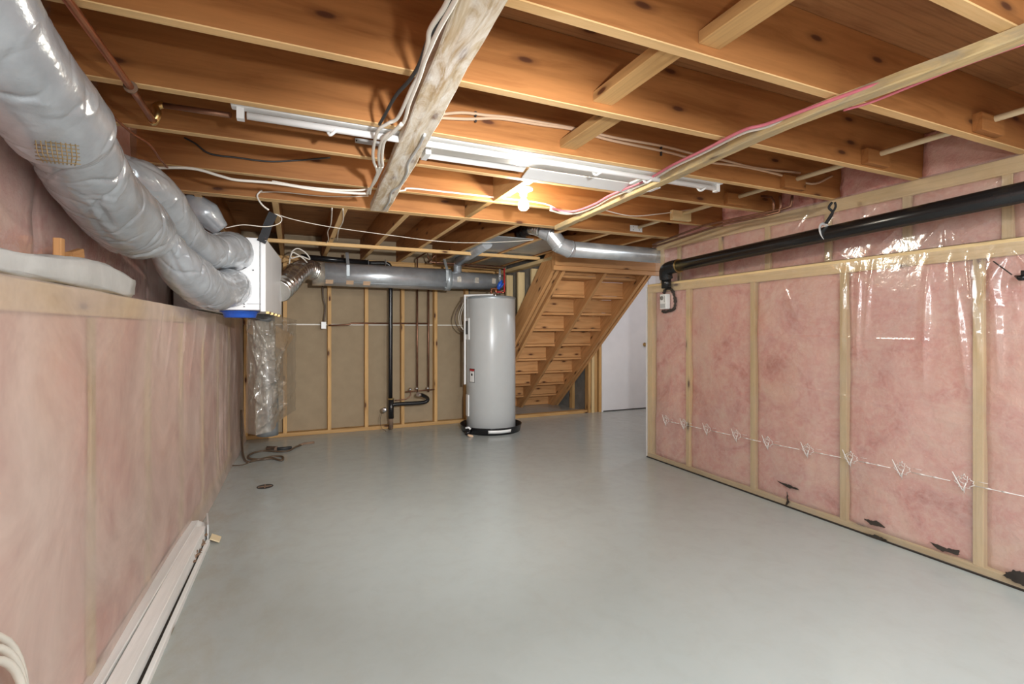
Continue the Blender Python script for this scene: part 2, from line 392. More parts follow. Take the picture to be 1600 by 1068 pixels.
# sheet metal pans that close two joist bays
for x0, x1 in ((1.572, 1.938), (1.982, 2.348)):
    part('metal_pan', MB().span((x0, 3.9, ZC+.012), (x1, 5.66, ZC+.016)), 'galv_dark', ceil, label='bluish sheet metal pan')

# ---- right wall
XR = 2.88
wr = setting('wall_right', (XR, 1, 0))
RS = [3.0424-.61*i for i in range(8)]                 # lower studs
def rb(a, b_, w_, t_, up=(1, 0, 0), m='pale', n='stud'): return board(n, a, b_, w_, t_, m, wr, up)
for y in RS: rb((XR+.045, y, .04), (XR+.045, y, 1.45), .04, .088)
rb((XR+.045, 3.50, 0.04), (XR+.045, 3.50, 1.45), .06, .088)
rb((XR+.045, -1.5, .02), (XR+.045, 3.53, .02), .04, .088, n='bottom_plate')
rb((XR+.045, -1.5, 1.488), (XR+.045, 3.53, 1.488), .075, .088, n='middle_plate')
edges = [3.47]+RS
for i in range(len(edges)-1):
    y1, y0 = edges[i]-.02, edges[i+1]+.02
    sheet('insulation_batt', 'pink', wr, (XR+.03, y1, .04), (0, y0-y1, 0), (0, 0, 1.41), 26, 50,
          lambda s, t, i=i, L=y1-y0: -.012*fbm(s*1.3+i, t*1.3, 5+i)*-1+.022*np.sin(np.clip(s/L, 0, 1)*np.pi)**.6, thick=.06)
# upper pony wall, set back
XP = 2.985
US = [3.47, 3.26, 2.814, 2.407, 1.985, 1.56, 1.153, .74, .33, -.08, -.5, -.9, -1.3]
for y in US: rb((XP+.03, y, 1.53), (XP+.03, y, 1.835), .04, .05)
rb((XP+.03, -1.5, 1.872), (XP+.03, 3.53, 1.872), .074, .06, n='top_plate')
for i in range(len(US)-1):
    y1, y0 = US[i]-.02, US[i+1]+.02
    sheet('insulation_batt', 'pink', wr, (XP+.02, y1, 1.53), (0, y0-y1, 0), (0, 0, .305), 16, 14,
          lambda s, t, i=i: .012*fbm(s*2+i, t*2, 9+i), thick=.04)
# rim insulation between joist ends
jj = [-1.45, -1.06, -.63, -.2, .235, .66]+JY+[3.34]
for i in range(len(jj)-1):
    sheet('insulation_batt', 'pink', wr, (3.045, jj[i+1]-.02, ZC), (0, jj[i]-jj[i+1]+.04, 0), (0, 0, ZT-ZC), 14, 12,
          lambda s, t, i=i: .02*fbm(s*2+i, t*2, 19+i)+.02, thick=.03)
# outer boards of the wall
part('backing_board', MB().span((3.08, -1.6, 0), (3.10, 3.53, ZT)), 'white', wr)
part('drywall_end', MB().span((XR-.004, 3.532, 0), (3.10, 3.545, 1.50)), 'white', wr, label='white drywall edge')

def hR(s, t):      # s runs from the hall end (Y=3.53) towards the camera, t = height
    C = []
    Y = lambda y: 3.53-y
    for (y, z0, y2, z1, w_, g) in [(1.80, 1.46, 1.82, 1.0, .012, .016), (1.72, 1.46, 1.74, .95, .010, .018), (1.66, 1.46, 1.70, 1.05, .009, .014),
             (1.40, 1.44, 1.42, .85, .02, .022), (1.30, 1.45, 1.24, .8, .018, .02), (1.24, 1.46, 1.20, .98, .010, .018), (1.15, 1.46, 1.13, .9, .012, .02),
             (1.11, 1.45, 1.20, 1.22, .010, .016), (1.12, 1.22, 1.20, 1.24, .008, .014), (1.02, 1.30, .99, .98, .008, .016), (1.08, 1.46, .96, 1.26, .008, .016), (.98, 1.26, .93, 1.34, .008, .014),
             (.86, 1.40, .80, 1.18, .01, .02), (.92, .98, .78, 1.12, .008, .016), (3.05, 1.42, 3.0, 1.2, .01, .008), (2.2, 1.42, 2.1, 1.2, .01, .006),
             (2.3, .79, 1.45, .70, .005, .006), (1.5, .70, 1.18, .66, .005, .006), (2.6, 1.08, 1.2, 1.06, .004, .006), (1.25, 1.10, .7, 1.09, .005, .006), (2.2, .98, 1.9, .7, .01, .004)]:
        C.append((Y(y), z0, Y(y2), z1, w_, g))
    r = np.random.RandomState(3)
    for _ in range(26):
        y = r.uniform(-.4, 1.9); z = r.uniform(1.3, 1.47); a = r.uniform(-.35, .35); L = r.uniform(.08, .3)
        C.append((Y(y), z, Y(y)+a*L, z-L, r.uniform(.005, .012), r.uniform(.003, .009)))
    for _ in range(18):
        y = r.uniform(-.4, 3.4); z = r.uniform(.1, .9); a = r.uniform(0, 6.28); L = r.uniform(.1, .4)
        C.append((Y(y), z, Y(y)+math.cos(a)*L, z+math.sin(a)*L*.5, r.uniform(.006, .014), r.uniform(.001, .003)))
    near = np.clip((s-.2)/1.6, 0, 1)
    return -(creases(s, t, C)*1.25*(.35+.65*near)+.004*fbm(s*.9, t*.6, 31)*(.4+near))
pr = sheet('vapour_barrier', 'poly', wr, (XR-.006, 3.53, .008), (0, -5.03, 0), (0, 0, 1.50), 700, 190,
           lambda s, t: -hR(s, t), label='clear poly sheet with white print')
def hU(s, t):
    r = np.random.RandomState(8); C = []
    for _ in range(60):
        y = r.uniform(0, 5); z = r.uniform(0, .37); a = r.uniform(-1.2, 1.2); L = r.uniform(.08, .26)
        C.append((y, z, y+math.sin(a)*L, z-math.cos(a)*L, r.uniform(.006, .014), r.uniform(.004, .012)))
    return -creases(s, t, C)-.006*fbm(s*1.3, t*1.3, 41)
sheet('vapour_barrier', 'poly', wr, (XP-.012, 3.53, 1.53), (0, -5.03, 0), (0, 0, .385), 600, 60, lambda s, t: -hU(s, t), label='clear poly sheet')
# ledge film
sheet('vapour_barrier', 'poly', wr, (XR-.004, -1.5, 1.528), (0, 5.03, 0), (.105, 0, .006), 120, 4, lambda s, t: .0*s, label='clear poly sheet')
part('floor_gap', MB().span((XR-.012, -1.5, .0005), (XR+.0, 3.53, .007)), 'dark', wr, label='black gap line')
# printed line and leaf marks of the film
leaf = [(0, 1), (.12, .72), (.3, .82), (.24, .45), (.52, .62), (.55, .45), (.86, .42), (.74, .22), (.9, .08), (.45, -.2), (.5, -.38), (.08, -.34), (0, -.95),
        (-.08, -.34), (-.5, -.38), (-.45, -.2), (-.9, .08), (-.74, .22), (-.86, .42), (-.55, .45), (-.52, .62), (-.24, .45), (-.3, .82), (-.12, .72)]
mk = [(1040, 657), (1068, 663), (1104, 671), (1150, 681), (1199, 692), (1261, 704), (1328, 717), (1408, 734), (1505, 755)]
mp_ = [at(x, y, 'X', XR-.022) for x, y in mk]
stp = (mp_[-1]-mp_[2])/6
mp_ += [mp_[-1]+stp, mp_[-1]+stp*2]
for p in mp_:
    mb = MB(); r_ = .047
    o3 = [Vector((p.x, p.y-a*r_*.9-.004, p.z+c*r_)) for a, c in leaf]; mb.tube(o3+[o3[0]], .0017, 4, False)
    o3 = [Vector((p.x, p.y-a*r_*.40, p.z+.010+c*r_*.42)) for a, c in leaf]; mb.tube(o3+[o3[0]], .0014, 4, False)
    mb.tube([(p.x, p.y+.042, p.z+.045), (p.x, p.y+.002, p.z-.034)], .0024, 4, True)
    mb.tube([(p.x, p.y+.002, p.z-.034), (p.x, p.y-.010, p.z+.004)], .0026, 4, True)
    part('printed_leaf', mb, 'print', pr, label='white printed maple leaf')
for a, b_ in zip(mp_[:-1], mp_[1:]):
    mb = MB(); d = (b_-a).normalized(); p0, p1 = a+d*.045, b_-d*.05; L = (p1-p0).length
    mb.tube([p0, p1], .0019, 4)
    for f0, f1 in ((.2, .36), (.55, .72)): mb.tube([p0+d*L*f0, p0+d*L*(f0+f1)/2, p0+d*L*f1], [.002, .0046, .002], 4)
    q = p0+Vector((0, 0, .022)); mb.tube([q+d*.01, q+d*.045], .0011, 4)
    part('printed_dash', mb, 'print', pr)
# torn, mouldy spots at the foot of the film
def blot(pts, ax, val, m, parent, name, label=None, jag=.006, n=36, seed=0, th=.003):
    r = random.Random(seed); c = [at(x, y, ax, val) for x, y in pts]; out = []
    k = len(c)
    for i in range(k):
        for j in range(max(2, n//k)):
            p = c[i].lerp(c[(i+1) % k], j/max(2, n//k)); out.append(p+Vector((0, r.uniform(-jag, jag), r.uniform(-jag, jag)) if ax == 'X' else (r.uniform(-jag, jag), r.uniform(-jag, jag), 0)))
    mb = MB(); k = len(out); d = Vector((-th, 0, 0)) if ax == 'X' else Vector((0, 0, th)); ce = sum(out, Vector())/k
    vs_ = out+[p+d for p in out]+[ce, ce+d]; fs = [(i, (i+1) % k, (i+1) % k+k, i+k) for i in range(k)]+[(2*k, (i+1) % k, i) for i in range(k)]+[(2*k+1, i+k, (i+1) % k+k) for i in range(k)]
    mb.add(vs_, fs); return part(name, mb, m, parent, label)
for i, pts in enumerate([[(1215, 751), (1235, 758), (1250, 765), (1232, 762)], [(1350, 810), (1372, 814), (1384, 824), (1362, 820)], [(1350, 833), (1372, 836), (1388, 845), (1362, 841)],
                         [(1452, 846), (1480, 856), (1500, 860), (1498, 867), (1470, 860)], [(1566, 897), (1582, 890), (1604, 894), (1604, 916), (1585, 908)], [(1230, 768), (1233, 785), (1228, 790), (1230, 778)]]):
    blot(pts, 'X', XR-.012, 'tear', wr, 'torn_patch', 'black torn patch' if i == 0 else None, seed=i, jag=.0035)

# ---- left wall
wl = setting('wall_left', (-.55, 2, 0))
for i, (y0, y1) in enumerate([(-1.5, -.6), (-.6, .1), (.1, .7), (.7, 1.3), (1.3, 1.9), (1.9, 2.5), (2.5, 3.1), (3.1, 3.7), (3.7, 4.3), (4.3, 4.9), (4.9, 5.74)]):
    board('stud', (XL(y0)-.05, y0, 0.04), (XL(y0)-.05, y0, 1.16), .04, .08, 'pale', wl, (1, 0, 0))
    sheet('insulation_batt', 'pink', wl, (XL(y0)-.022, y0+.02, .04), (XL(y1)-XL(y0), y1-y0-.04, 0), (0, 0, 1.13), 24, 40,
          lambda s, t, i=i: .006*fbm(s*1.1+i, t*1.1, 60+i), thick=.06)
    sheet('insulation_batt', 'pink', wl, (XU-.01, y0+.01, 1.20), (0, y1-y0-.02, 0), (0, 0, ZT-1.2), 20, 30,
          lambda s, t, i=i: .014*fbm(s*1.2+i, t*1.2, 70+i), thick=.05)
board('top_plate', (XL(-1.5)-.05, -1.5, 1.203), (XL(5.74)-.05, 5.74, 1.203), .075, .09, 'pale', wl, (1, 0, 0))
board('bottom_plate', (XL(-1.5)-.05, -1.5, .02), (XL(5.74)-.05, 5.74, .02), .04, .09, 'pale', wl, (1, 0, 0))
board('ledge_board', (-.64, -1.5, 1.23), (-.64, 5.74, 1.23), .10, .018, 'pale', wl, (0, 0, 1))
def hL(s, t):
    r = np.random.RandomState(12); C = []
    for _ in range(16):
        y = r.uniform(.5, 4.2); z = r.uniform(.3, 1.1); a = r.uniform(-.3, .3); L = r.uniform(.2, .6)
        C.append((y, z, y+a*L, z-L, r.uniform(.03, .06), r.uniform(.001, .003)))
    for _ in range(26):                             # gathers at the far end
        y = r.uniform(5.4, 7.2); z = r.uniform(.5, 1.2); L = r.uniform(.3, .9)
        C.append((y, z, y+r.uniform(-.1, .1), z-L, r.uniform(.008, .02), r.uniform(.004, .014)))
    for _ in range(8):
        y = r.uniform(4.0, 6.5); C.append((y, 1.2, y-r.uniform(.05, .3), 1.2-r.uniform(.15, .5), .008, .010))
    return creases(s, t, C)+.004*fbm(s*.5, t*.5, 77)+.03*np.exp(-t/.12)*np.clip((s-4.4)/.6, 0, 1)
sheet('vapour_barrier', 'poly_left', wl, (XL(-1.5)+.008, -1.5, .004), (XL(5.74)-XL(-1.5), 7.24, 0), (0, 0, 1.236), 420, 110, hL, label='hazy poly sheet')
sheet('vapour_barrier', 'poly', wl, (XU+.014, -1.5, 1.24), (0, 7.2, 0), (0, 0, ZT-1.24), 260, 60,
      lambda s, t: creases(s, t, [(2.9, .1, 3.3, .5, .01, .012), (3.6, .2, 3.7, .7, .01, .01), (4.4, .1, 4.6, .6, .01, .012), (3.1, .6, 3.5, .75, .01, .01)])+.006*fbm(s, t, 88), label='hazy poly sheet')
part('backing_board', MB().span((-.80, -1.6, 0), (-.765, 5.9, ZT)), 'wallgrey', wl)

# ---- back wall: studs in front of brown board
wb = setting('wall_back', (1, YS, 0))
zb = 1.835
for x in (-.44, -.075, .365, .757, 1.163, 1.553, 1.94, 2.30):
    board('stud', (x, YS+.045, .04), (x, YS+.045, zb), .038, .088, 'stud', wb, (0, 1, 0))
board('bottom_plate', (-.50, YS+.045, .02), (3.66, YS+.045, .02), .04, .09, 'stud', wb, (0, 1, 0))
board('top_plate', (-.68, YS+.045, zb+.037), (2.4, YS+.045, zb+.037), .074, .09, 'stud', wb, (0, 1, 0))
for (x0, x1) in ((-.8, .745), (.757, 2.0), (2.01, 2.5)):
    for z0, z1 in ((0, 1.182), (1.190, ZT)):
        part('drywall_sheet', MB().span((x0, YS+.092, z0), (x1-.003, YS+.105, z1)), 'drywall_back', wb)
part('joint_strip', MB().span((-.8, YS+.088, 1.178), (2.4, YS+.0925, 1.192)), 'cable', wb, label='pale drywall joint')
board('brace', (-.38, YS-.02, 1.19), (-.03, YS-.02, .98), .19, .018, 'stud', wb, (0, 1, 0), label='small plywood brace')

# ---- stair and its walls
ws = setting('wall_stair', (2.45, 5, 0))
def Lz(y): return 1.77-.816*(y-4.36)                  # underside of the flight
for y in (5.60, 5.26, 4.90):
    zt = Lz(y)+.30; board('stud', (2.445, y, zt), (2.445, y, 1.80), .038, .085, 'pale', ws, (1, 0, 0))
board('top_plate', (2.445, 4.40, 1.855), (2.445, 5.72, 1.855), .09, .038, 'pale', ws)
part('grey_board', MB().prism([(4.4, Lz(4.4)+.1), (5.75, Lz(5.75)+.1), (5.75, ZT), (4.4, ZT)], (.012, 0, 0), (2.492, 0, 0), (0, 1, 0), (0, 0, 1)), 'wallgrey', ws)
for x, y in ((3.70, YS+.05), (3.745, YS+.03), (3.80, YS+.05), (3.86, YS+.03), (3.70, 6.2)):
    board('stud', (x, y, .0), (x, y, 1.83), .038, .088, 'stud' if x != 3.745 else 'pale', ws, (0, 1, 0))
part('grey_board', MB().span((3.72, 5.86, 0), (3.74, 7.2, ZT)), 'wallgrey', ws)
part('grey_board', MB().span((2.36, 5.86, 0), (2.38, 7.2, ZT)), 'wallgrey', ws)
part('wall_closet', MB().span((2.3, 7.12, 0), (3.9, 7.2, ZT)), 'wallgrey', kind='structure')

st = thing('staircase', 'wooden staircase seen from below, beside the water heater', 'staircase', (3.03, 5.4, 0))
def plainstr(x0): 
    p = [(4.36, Lz(4.36)), (6.60, 0.0), (6.60, .26), (6.53, .32), (4.36, Lz(4.36)+.31)]
    m_ = MB().prism([((a-4.36), b_) for a, b_ in p], (.036, 0, 0), (0, 0, 0), (0, 1, 0), (0, 0, 1))
    return m_
def shear_board(name, prof, x, m, label=None):      # outline in the Y-Z plane turned so that the grain follows the slope
    ang = math.atan(.816); R = Matrix.Rotation(ang, 4, 'X')     # local X of the mesh = along the slope
    ex = Vector((0, math.cos(ang), -math.sin(ang))); ez = Vector((0, math.sin(ang), math.cos(ang))); ey = ez.cross(ex)
    B = Matrix((ex, ey, ez)).transposed()
    mb = MB(); inv = B.inverted(); n = len(prof)
    a = [inv @ Vector((0, p-4.36, q)) for p, q in prof]; d = inv @ Vector((.036, 0, 0))
    mb.add(a+[p+d for p in a], [tuple(range(n))[::-1], tuple(range(n, 2*n))]+[(i, (i+1) % n, (i+1) % n+n, i+n) for i in range(n)])
    me = bpy.data.meshes.new(name); me.from_pydata(mb.v, [], mb.f); me.materials.append(M[m])
    import bmesh
    bm = bmesh.new(); bm.from_mesh(me); bmesh.ops.recalc_face_normals(bm, faces=bm.faces); bm.to_mesh(me); bm.free()
    o = bpy.data.objects.new(name, me); Mx = B.to_4x4(); Mx.translation = (x, 4.36, 0); o.matrix_basis = Mx; link(o, st)
    if label: o['label'] = label
    return o
pl = [(4.36, Lz(4.36)), (6.529, 0.0), (6.62, 0), (6.62, .22), (4.36, Lz(4.36)+.30)]
notch = [(4.36, Lz(4.36)), (6.529, 0)]
tz = [.19*i for i in range(1, 12)]; ny = [4.36+(2.08-z)/.816 for z in tz]
notch += [(6.68+.02, 0), (6.68+.02, .19-.03)]
for i in range(len(tz)-1):
    notch += [(ny[i]-.233, tz[i]-.03), (ny[i]-.233, tz[i+1]-.03)]
notch = [p for p in notch if p[0] >= 4.36]+[(4.36, 2.05)]
for x in (2.40, 2.447): shear_board('stringer', pl, x, 'stair')
for x in (2.52, 3.03, 3.562): shear_board('notched_stringer', notch, x, 'stair')
shear_board('stringer', pl, 3.62, 'stair')
for i, (z, y) in enumerate(zip(tz, ny)):
    if z < 2.05: board('tread', (2.49, y-.118, z-.015), (3.615, y-.118, z-.015), .25, .028, 'stair', st)
    if z-.19 > -.01: board('riser', (2.49, y+.009, z-.11), (3.615, y+.009, z-.11), .018, .155, 'stair', st)
board('header', (2.36, 4.325, 1.815), (3.68, 4.325, 1.815), .04, .19, 'stair', st, label='stained header board')
board('header', (2.36, 4.29, 1.83), (3.68, 4.29, 1.83), .03, .13, 'stair', st, label='stained header board')

# ---- hall with the white door
wh = setting('wall_hall', (4.7, YS, 0))
part('wall_board', MB().span((4.70, YS+.02, 0), (5.6, YS+.06, ZT)), 'white', wh)
part('wall_board', MB().span((3.885, YS+.02, 1.86), (4.71, YS+.06, ZT)), 'white', wh)
part('wall_board', MB().span((5.5, 3.3, 0), (5.56, 5.8, ZT)), 'white', wh)
part('wall_board', MB().span((3.1, 3.3, 0), (5.6, 3.34, ZT)), 'white', wh)
dr = setting('door_1', (4.3, YS, 0))
ds_ = part('door_slab', MB().span((3.915, YS+.0, .012), (4.685, YS+.035, 1.855)), 'white', dr, bevel=.003)
part('door_frame', MB().span((3.888, YS-.005, 0), (3.912, YS+.04, 1.87)).span((4.688, YS-.005, 0), (4.712, YS+.04, 1.87)), 'white', dr)
part('threshold_gap', MB().span((3.9, YS+.001, .001), (4.69, YS+.03, .012)), 'dark', dr, label='dark gap under the door')
kn = at(1007, 538, 'Y', YS)
part('knob', MB().lathe([(0, .055), (.016, .054), (.024, .044), (.026, .034), (.018, .022), (.010, .016), (.010, .006), (.028, .004), (.028, 0)], kn, (0, -1, 0), 20), 'brass', ds_, label='brass door knob')
# ---- wall behind the camera
wrr = setting('wall_rear', (1, -1.55, 0)); part('wall_board', MB().span((-.8, -1.6, 0), (3.1, -1.56, ZT)), 'white', wrr)
part('wall_outer', MB().span((-.8, 5.84, 0), (2.36, 5.88, ZT)), 'wallgrey', kind='structure')

# ================================================================== things
# ---- battens nailed across the joists
ph = [at(740-20, 0, 'Z', 1.875), at(592, 328, 'Z', 1.875)]
a, b_ = at(755, 2, 'Z', 1.869)+Vector((0, 0, .019)), at(593, 330, 'Z', 1.869)+Vector((0, 0, .019)); d = (b_-a)/(b_-a).length
def plank(name, path, wid, thk, m, label, cat, wav=.004, n=60, seed=1):
    """rough sawn plank with uneven edges, grain along local X"""
    r = np.random.RandomState(seed); P = curve(path, max(2, n//(len(path)-1)) if len(path) > 2 else n); n = len(P)
    A, B = Vector(path[0]), Vector(path[-1]); X = (B-A).normalized(); Z = (Vector((0, 0, 1))-X*X.z).normalized(); Y = Z.cross(X)
    R = Matrix((X, Y, Z)).transposed().to_4x4(); R.translation = A; inv = R.inverted(); mb = MB()
    ph_ = r.uniform(0, 6, 8); vs_ = []
    for i, p in enumerate(P):
        q = inv @ p; s = i/(n-1)*12
        wl_ = wid/2+wav*(math.sin(s*1.3+ph_[0])+.6*math.sin(s*3.7+ph_[1])+.4*math.sin(s*9+ph_[2])); wr_ = wid/2+wav*(math.sin(s*1.1+ph_[3])+.6*math.sin(s*4.3+ph_[4]))
        e = .004
        for yy, zz in ((-wl_+e, -thk/2), (wr_-e, -thk/2), (wr_, -thk/2+e), (wr_, thk/2), (-wl_, thk/2), (-wl_, -thk/2+e)): vs_.append((q.x, q.y+yy, q.z+zz))
    fs = [(i*6+k, i*6+(k+1) % 6, (i+1)*6+(k+1) % 6, (i+1)*6+k) for i in range(n-1) for k in range(6)]+[tuple(range(6)), tuple(range((n-1)*6, n*6))]
    mb.add(vs_, fs)
    o = part(name, mb, m, label=label, cat=cat); o.matrix_basis = R; return o
plank('rough_plank', [a-d*2.4, a, b_], .108, .038, 'rough', 'wide rough whitish plank with bark edges under the joists', 'plank', .003)
plank('batten', [at(1760, -20, 'Z', 1.892), at(1600, 53, 'Z', 1.892), at(1400, 128, 'Z', 1.892), at(1205, 203, 'Z', 1.892), at(1030, 284, 'Z', 1.892), at(872, 356, 'Z', 1.892)], .056, .032, 'rough2', 'long weathered batten under the joists carrying the pink cable', 'batten', .0015)
plank('batten', [(-.60, 4.72, 1.892), (1.05, 4.72, 1.892), (2.42, 4.74, 1.892)], .042, .03, 'beam', 'thin clean batten crossing the back joists above the water heater', 'batten', .0005)

# ---- beige pipe through the joists
t = thing('beige_pipe', 'pale beige pipe running through the joists near right wall', 'pipe', (2.6, 2, 1.97))
part('pipe', MB().tube([(2.6, -1.3, 1.985), (2.6, 2.9, 1.972)], .013, 14), 'pole', t)
part('pipe', MB().tube([(2.6, 2.9, 1.972), (2.6, 3.30, 1.968)], .012, 14), 'pole', t)
t = thing('nail_plate', 'small white nail plate on double joist near right wall', 'plate', (2.45, 3.29, 1.95))
p = at(994, 357, 'Y', 3.295); mb = MB().box(p, (.12, .003, .05))
pp_ = part('plate', mb, 'white2', t)
for q in ((-.03, .012), (-.03, -.012), (.03, -.008)): part('nail_hole', MB().box(p+Vector((q[0], -.002, q[1])), (.006, .002, .006)), 'ink', pp_)

# ---- bulb
t = thing('ceiling_bulb', 'lit bare bulb in round white lampholder below the joists', 'bulb', (1.225, 2.6, 1.95))
bc = Vector((1.225, 2.6, 1.95))
part('lampholder', MB().lathe([(0, 0), (.052, 0), (.056, -.006), (.054, -.014), (.03, -.02), (.022, -.034), (.020, -.05), (0, -.05)], bc), 'white2', t)
part('socket_collar', MB().lathe([(.0, -.048), (.016, -.048), (.016, -.06), (0, -.06)], bc), 'chrome', t)
part('glass_bulb', MB().lathe([(.012, -.058), (.016, -.066), (.026, -.085), (.030, -.102), (.028, -.118), (.018, -.130), (0, -.135)], bc), 'bulb', t)
board('mounting_block', (1.19, 2.365, 1.970), (1.19, 2.816, 1.970), .09, .036, 'pale', ceil)

# ---- fluorescent strips
def strip(name, label, x0, x1, y, z, wid, tubes, seg=None):
    t = thing(name, label, 'light fixture', ((x0+x1)/2, y, z), None)
    part('channel', MB().span((x0, y-wid/2, z), (x1, y+wid/2, z+.045)), 'white2', t, bevel=.004)
    for k in tubes:
        part('tube', MB().tube([(x0+.05, y+k, z-.022), (x1-.05, y+k, z-.022)], .013, 14), 'white2', t)
    for x in (x0+.03, x1-.03): part('tube_holder', MB().span((x-.012, y-wid/2+.008, z-.04), (x+.012, y+wid/2-.008, z+.002)), 'white2', t)
    return t
t1 = strip('fluorescent_strip', 'long narrow fluorescent strip hugging a joist, half hidden by plank', -.20, 2.13, 2.005, 1.912, .045, (0,))
for x in (.12, 1.32, 1.62, 1.98):
    part('tube_clip', MB().tube([(x, 2.03, 1.90), (x+.01, 2.01, 1.868), (x+.03, 1.99, 1.88)], .006, 8, res=4), 'white2', t1)
t2 = strip('fluorescent_strip', 'wide fluorescent fixture with reflector above the bulb', .50, 1.80, 2.12, 1.915, .10, ())
part('reflector', MB().tube([(.48, 2.20, 1.925), (1.05, 2.20, 1.925)], 0, rect=(.075, .006), up=(0, .35, 1)), 'white2', t2, label='pale green reflector')
part('reflector', MB().tube([(1.06, 2.225, 1.905), (1.78, 2.225, 1.905)], 0, rect=(.09, .006), up=(0, .25, 1)), 'white2', t2)
t = thing('mounting_plate', 'small white steel plate on joist face left of rough plank', 'plate', at(571, 222, 'Y', 2.322))
part('plate', MB().box(at(578, 222.5, 'Y', 2.322), (.13, .003, .022)), 'white2', t)
part('nail_hole', MB().box(at(557, 219.5, 'Y', 2.319), (.006, .002, .006)), 'ink', t)
part('bracket', MB().span((1.62, 2.01, 1.89), (1.645, 2.13, 1.90)), 'white2', t2)

# ---- HRV cabinet
ud = thing('ventilation_unit', 'white ventilation cabinet hung on back of left wall with grey ducts', 'ventilation unit', (-.4, 3.9, 1.24))
fr, br = Vector((-.158, 3.5, 0)), Vector((-.085, 4.5, 0)); dy = (br-fr).normalized(); dx = Vector((dy.y, -dy.x, 0)); Zb, Zt = 1.25, 1.705
def ubox(a0, a1, b0, b1, z0, z1):      # a: left from the front right edge, b: along depth
    P = [fr-dx*a+dy*b for a, b in ((a0, b0), (a1, b0), (a1, b1), (a0, b1))]
    mb = MB(); vs_ = [Vector((p.x, p.y, z0)) for p in P]+[Vector((p.x, p.y, z1)) for p in P]
    return mb.add(vs_, [(3, 2, 1, 0), (4, 5, 6, 7), (0, 1, 5, 4), (1, 2, 6, 5), (2, 3, 7, 6), (3, 0, 4, 7)])
pcab = part('cabinet', ubox(.03, .50, 0, .98, Zb, Zt), 'unit', ud, bevel=.004)
pdoor = part('door_panel', ubox(0, .03, 0, 1.0, Zb-.01, Zt+.004), 'unit', ud, bevel=.006, label='side access door panel')
part('panel_seam', ubox(.031, .0335, -.002, .01, Zb, Zt), 'dark', ud)
for i in range(4):
    q = fr-dx*(-.004)+dy*(.12+.22*i); part('latch', MB().box((q.x, q.y, Zb-.014), (.02, .10, .014), Matrix.Rotation(-.07, 3, 'Z')), 'brass', pdoor)
for z in (1.30, 1.285, 1.27):
    q = fr-dx*.12; part('screw', MB().box((q.x, q.y-.002, z), (.007, .006, .006)), 'ink', pcab)
q = fr-dx*.06; part('seam_line', MB().box((q.x, q.y-.001, 1.288), (.09, .002, .002)), 'ink', pcab)
q = fr-dx*.1; part('screw', MB().box((q.x+.03, q.y-.002, 1.50), (.008, .006, .008)), 'ink', pcab)
D1, D2 = Vector((-.335, 3.49, 1.597)), Vector((-.345, 3.49, 1.375))
for D in (D1, D2):
    part('duct_collar', MB().lathe([(.1085, 0), (.1085, .012), (.095, .012)], D+Vector((0, .012, 0)), (0, -1, 0), 36), 'blackmat', ud)
bcp = at(376, 489, 'Y', 3.75)
part('port_collar', MB().lathe([(.0, .01), (.115, .01), (.118, -.008), (.105, -.012), (.095, -.035), (.093, -.045), (0, -.045)], (bcp.x+.0, 3.72, Zb), (0, 0, 1), 40), 'blue', ud, label='blue plastic port collar')
# hanging strap
t = thing('hanger_strap', 'black rubber hanging strap from joist to ventilation cabinet', 'strap', (-.17, 3.49, 1.9))
part('strap', MB().tube([at(427, 333, 'Y', 3.44), at(419, 350, 'Y', 3.46), at(414, 366, 'Y', 3.48), at(408, 378, 'Y', 3.492)], 0, rect=(.052, .006), up=(.15, 1, 0)), 'blackmat', t)
part('bolt', MB().lathe([(0, .008), (.007, .006), (.007, 0)], at(415, 375, 'Y', 3.482), (0, -1, 0), 12), 'chrome', t)

# ---- soft insulated ducts
def duct(path, rad, seg=96, res=48, wr=.05, seed=0, ringk=0):
    P = curve(path, res); n = len(P); L = [0]
    for i in range(1, n): L.append(L[-1]+(P[i]-P[i-1]).length)
    tt = np.array(L)/L[-1]; rr = np.interp(tt, [a for a, _ in rad], [b_ for _, b_ in rad])
    r = np.random.RandomState(seed); th = np.linspace(0, 2*np.pi, seg, endpoint=False)
    S, T = np.meshgrid(np.array(L), th, indexing='ij'); h = np.zeros_like(S)
    h += .5*fbm(np.cos(T)*.35+S*2.0, np.sin(T)*.35+S*.7, seed)
    for _ in range(int(70*L[-1])):
        s0 = r.uniform(0, L[-1]); t0 = r.uniform(0, 6.28); k = r.uniform(-.9, .9); w_ = r.uniform(.003, .011); g = r.uniform(-1.3, .6); ext = r.uniform(.2, 1.0)
        dT = (T-t0+np.pi) % (2*np.pi)-np.pi
        h += g*np.exp(-np.abs(S-s0-k*dT*.12-.012*np.sin(dT*5+s0*40))/w_)*np.exp(-(dT/ext)**2)
    for _ in range(int(14*L[-1])):
        s0 = r.uniform(0, L[-1]); t0 = r.uniform(0, 6.28); dT = (T-t0+np.pi) % (2*np.pi)-np.pi
        h += r.uniform(-1.2, .4)*np.exp(-(dT/.10)**2)*np.exp(-((S-s0)/r.uniform(.05, .12))**2)
    R = rr[:, None]*(1+wr*h); mb = MB(); mb.tube(P, [R[i] for i in range(n)], seg); return mb
def dp(px, py, depth): 
    u = (px-800)/F; S, C_ = math.sin(TH), math.cos(TH)
    return Vector((depth*(S+C_*u), depth*(C_-S*u), CH+(HY-py)/F*depth))
t = thing('insulated_duct', 'fat grey film-wrapped duct, the nearer one, ending at lower cabinet port', 'duct', (-.42, 2, 1.3), 'grey wrapped ducts on the left')
pa = [dp(-105, -90, .84), dp(-35, 30, .96), dp(36, 124, 1.1), dp(98, 202, 1.27), dp(133, 262, 1.42), dp(168, 314, 1.60), dp(206, 350, 1.84), dp(244, 370, 2.08)]
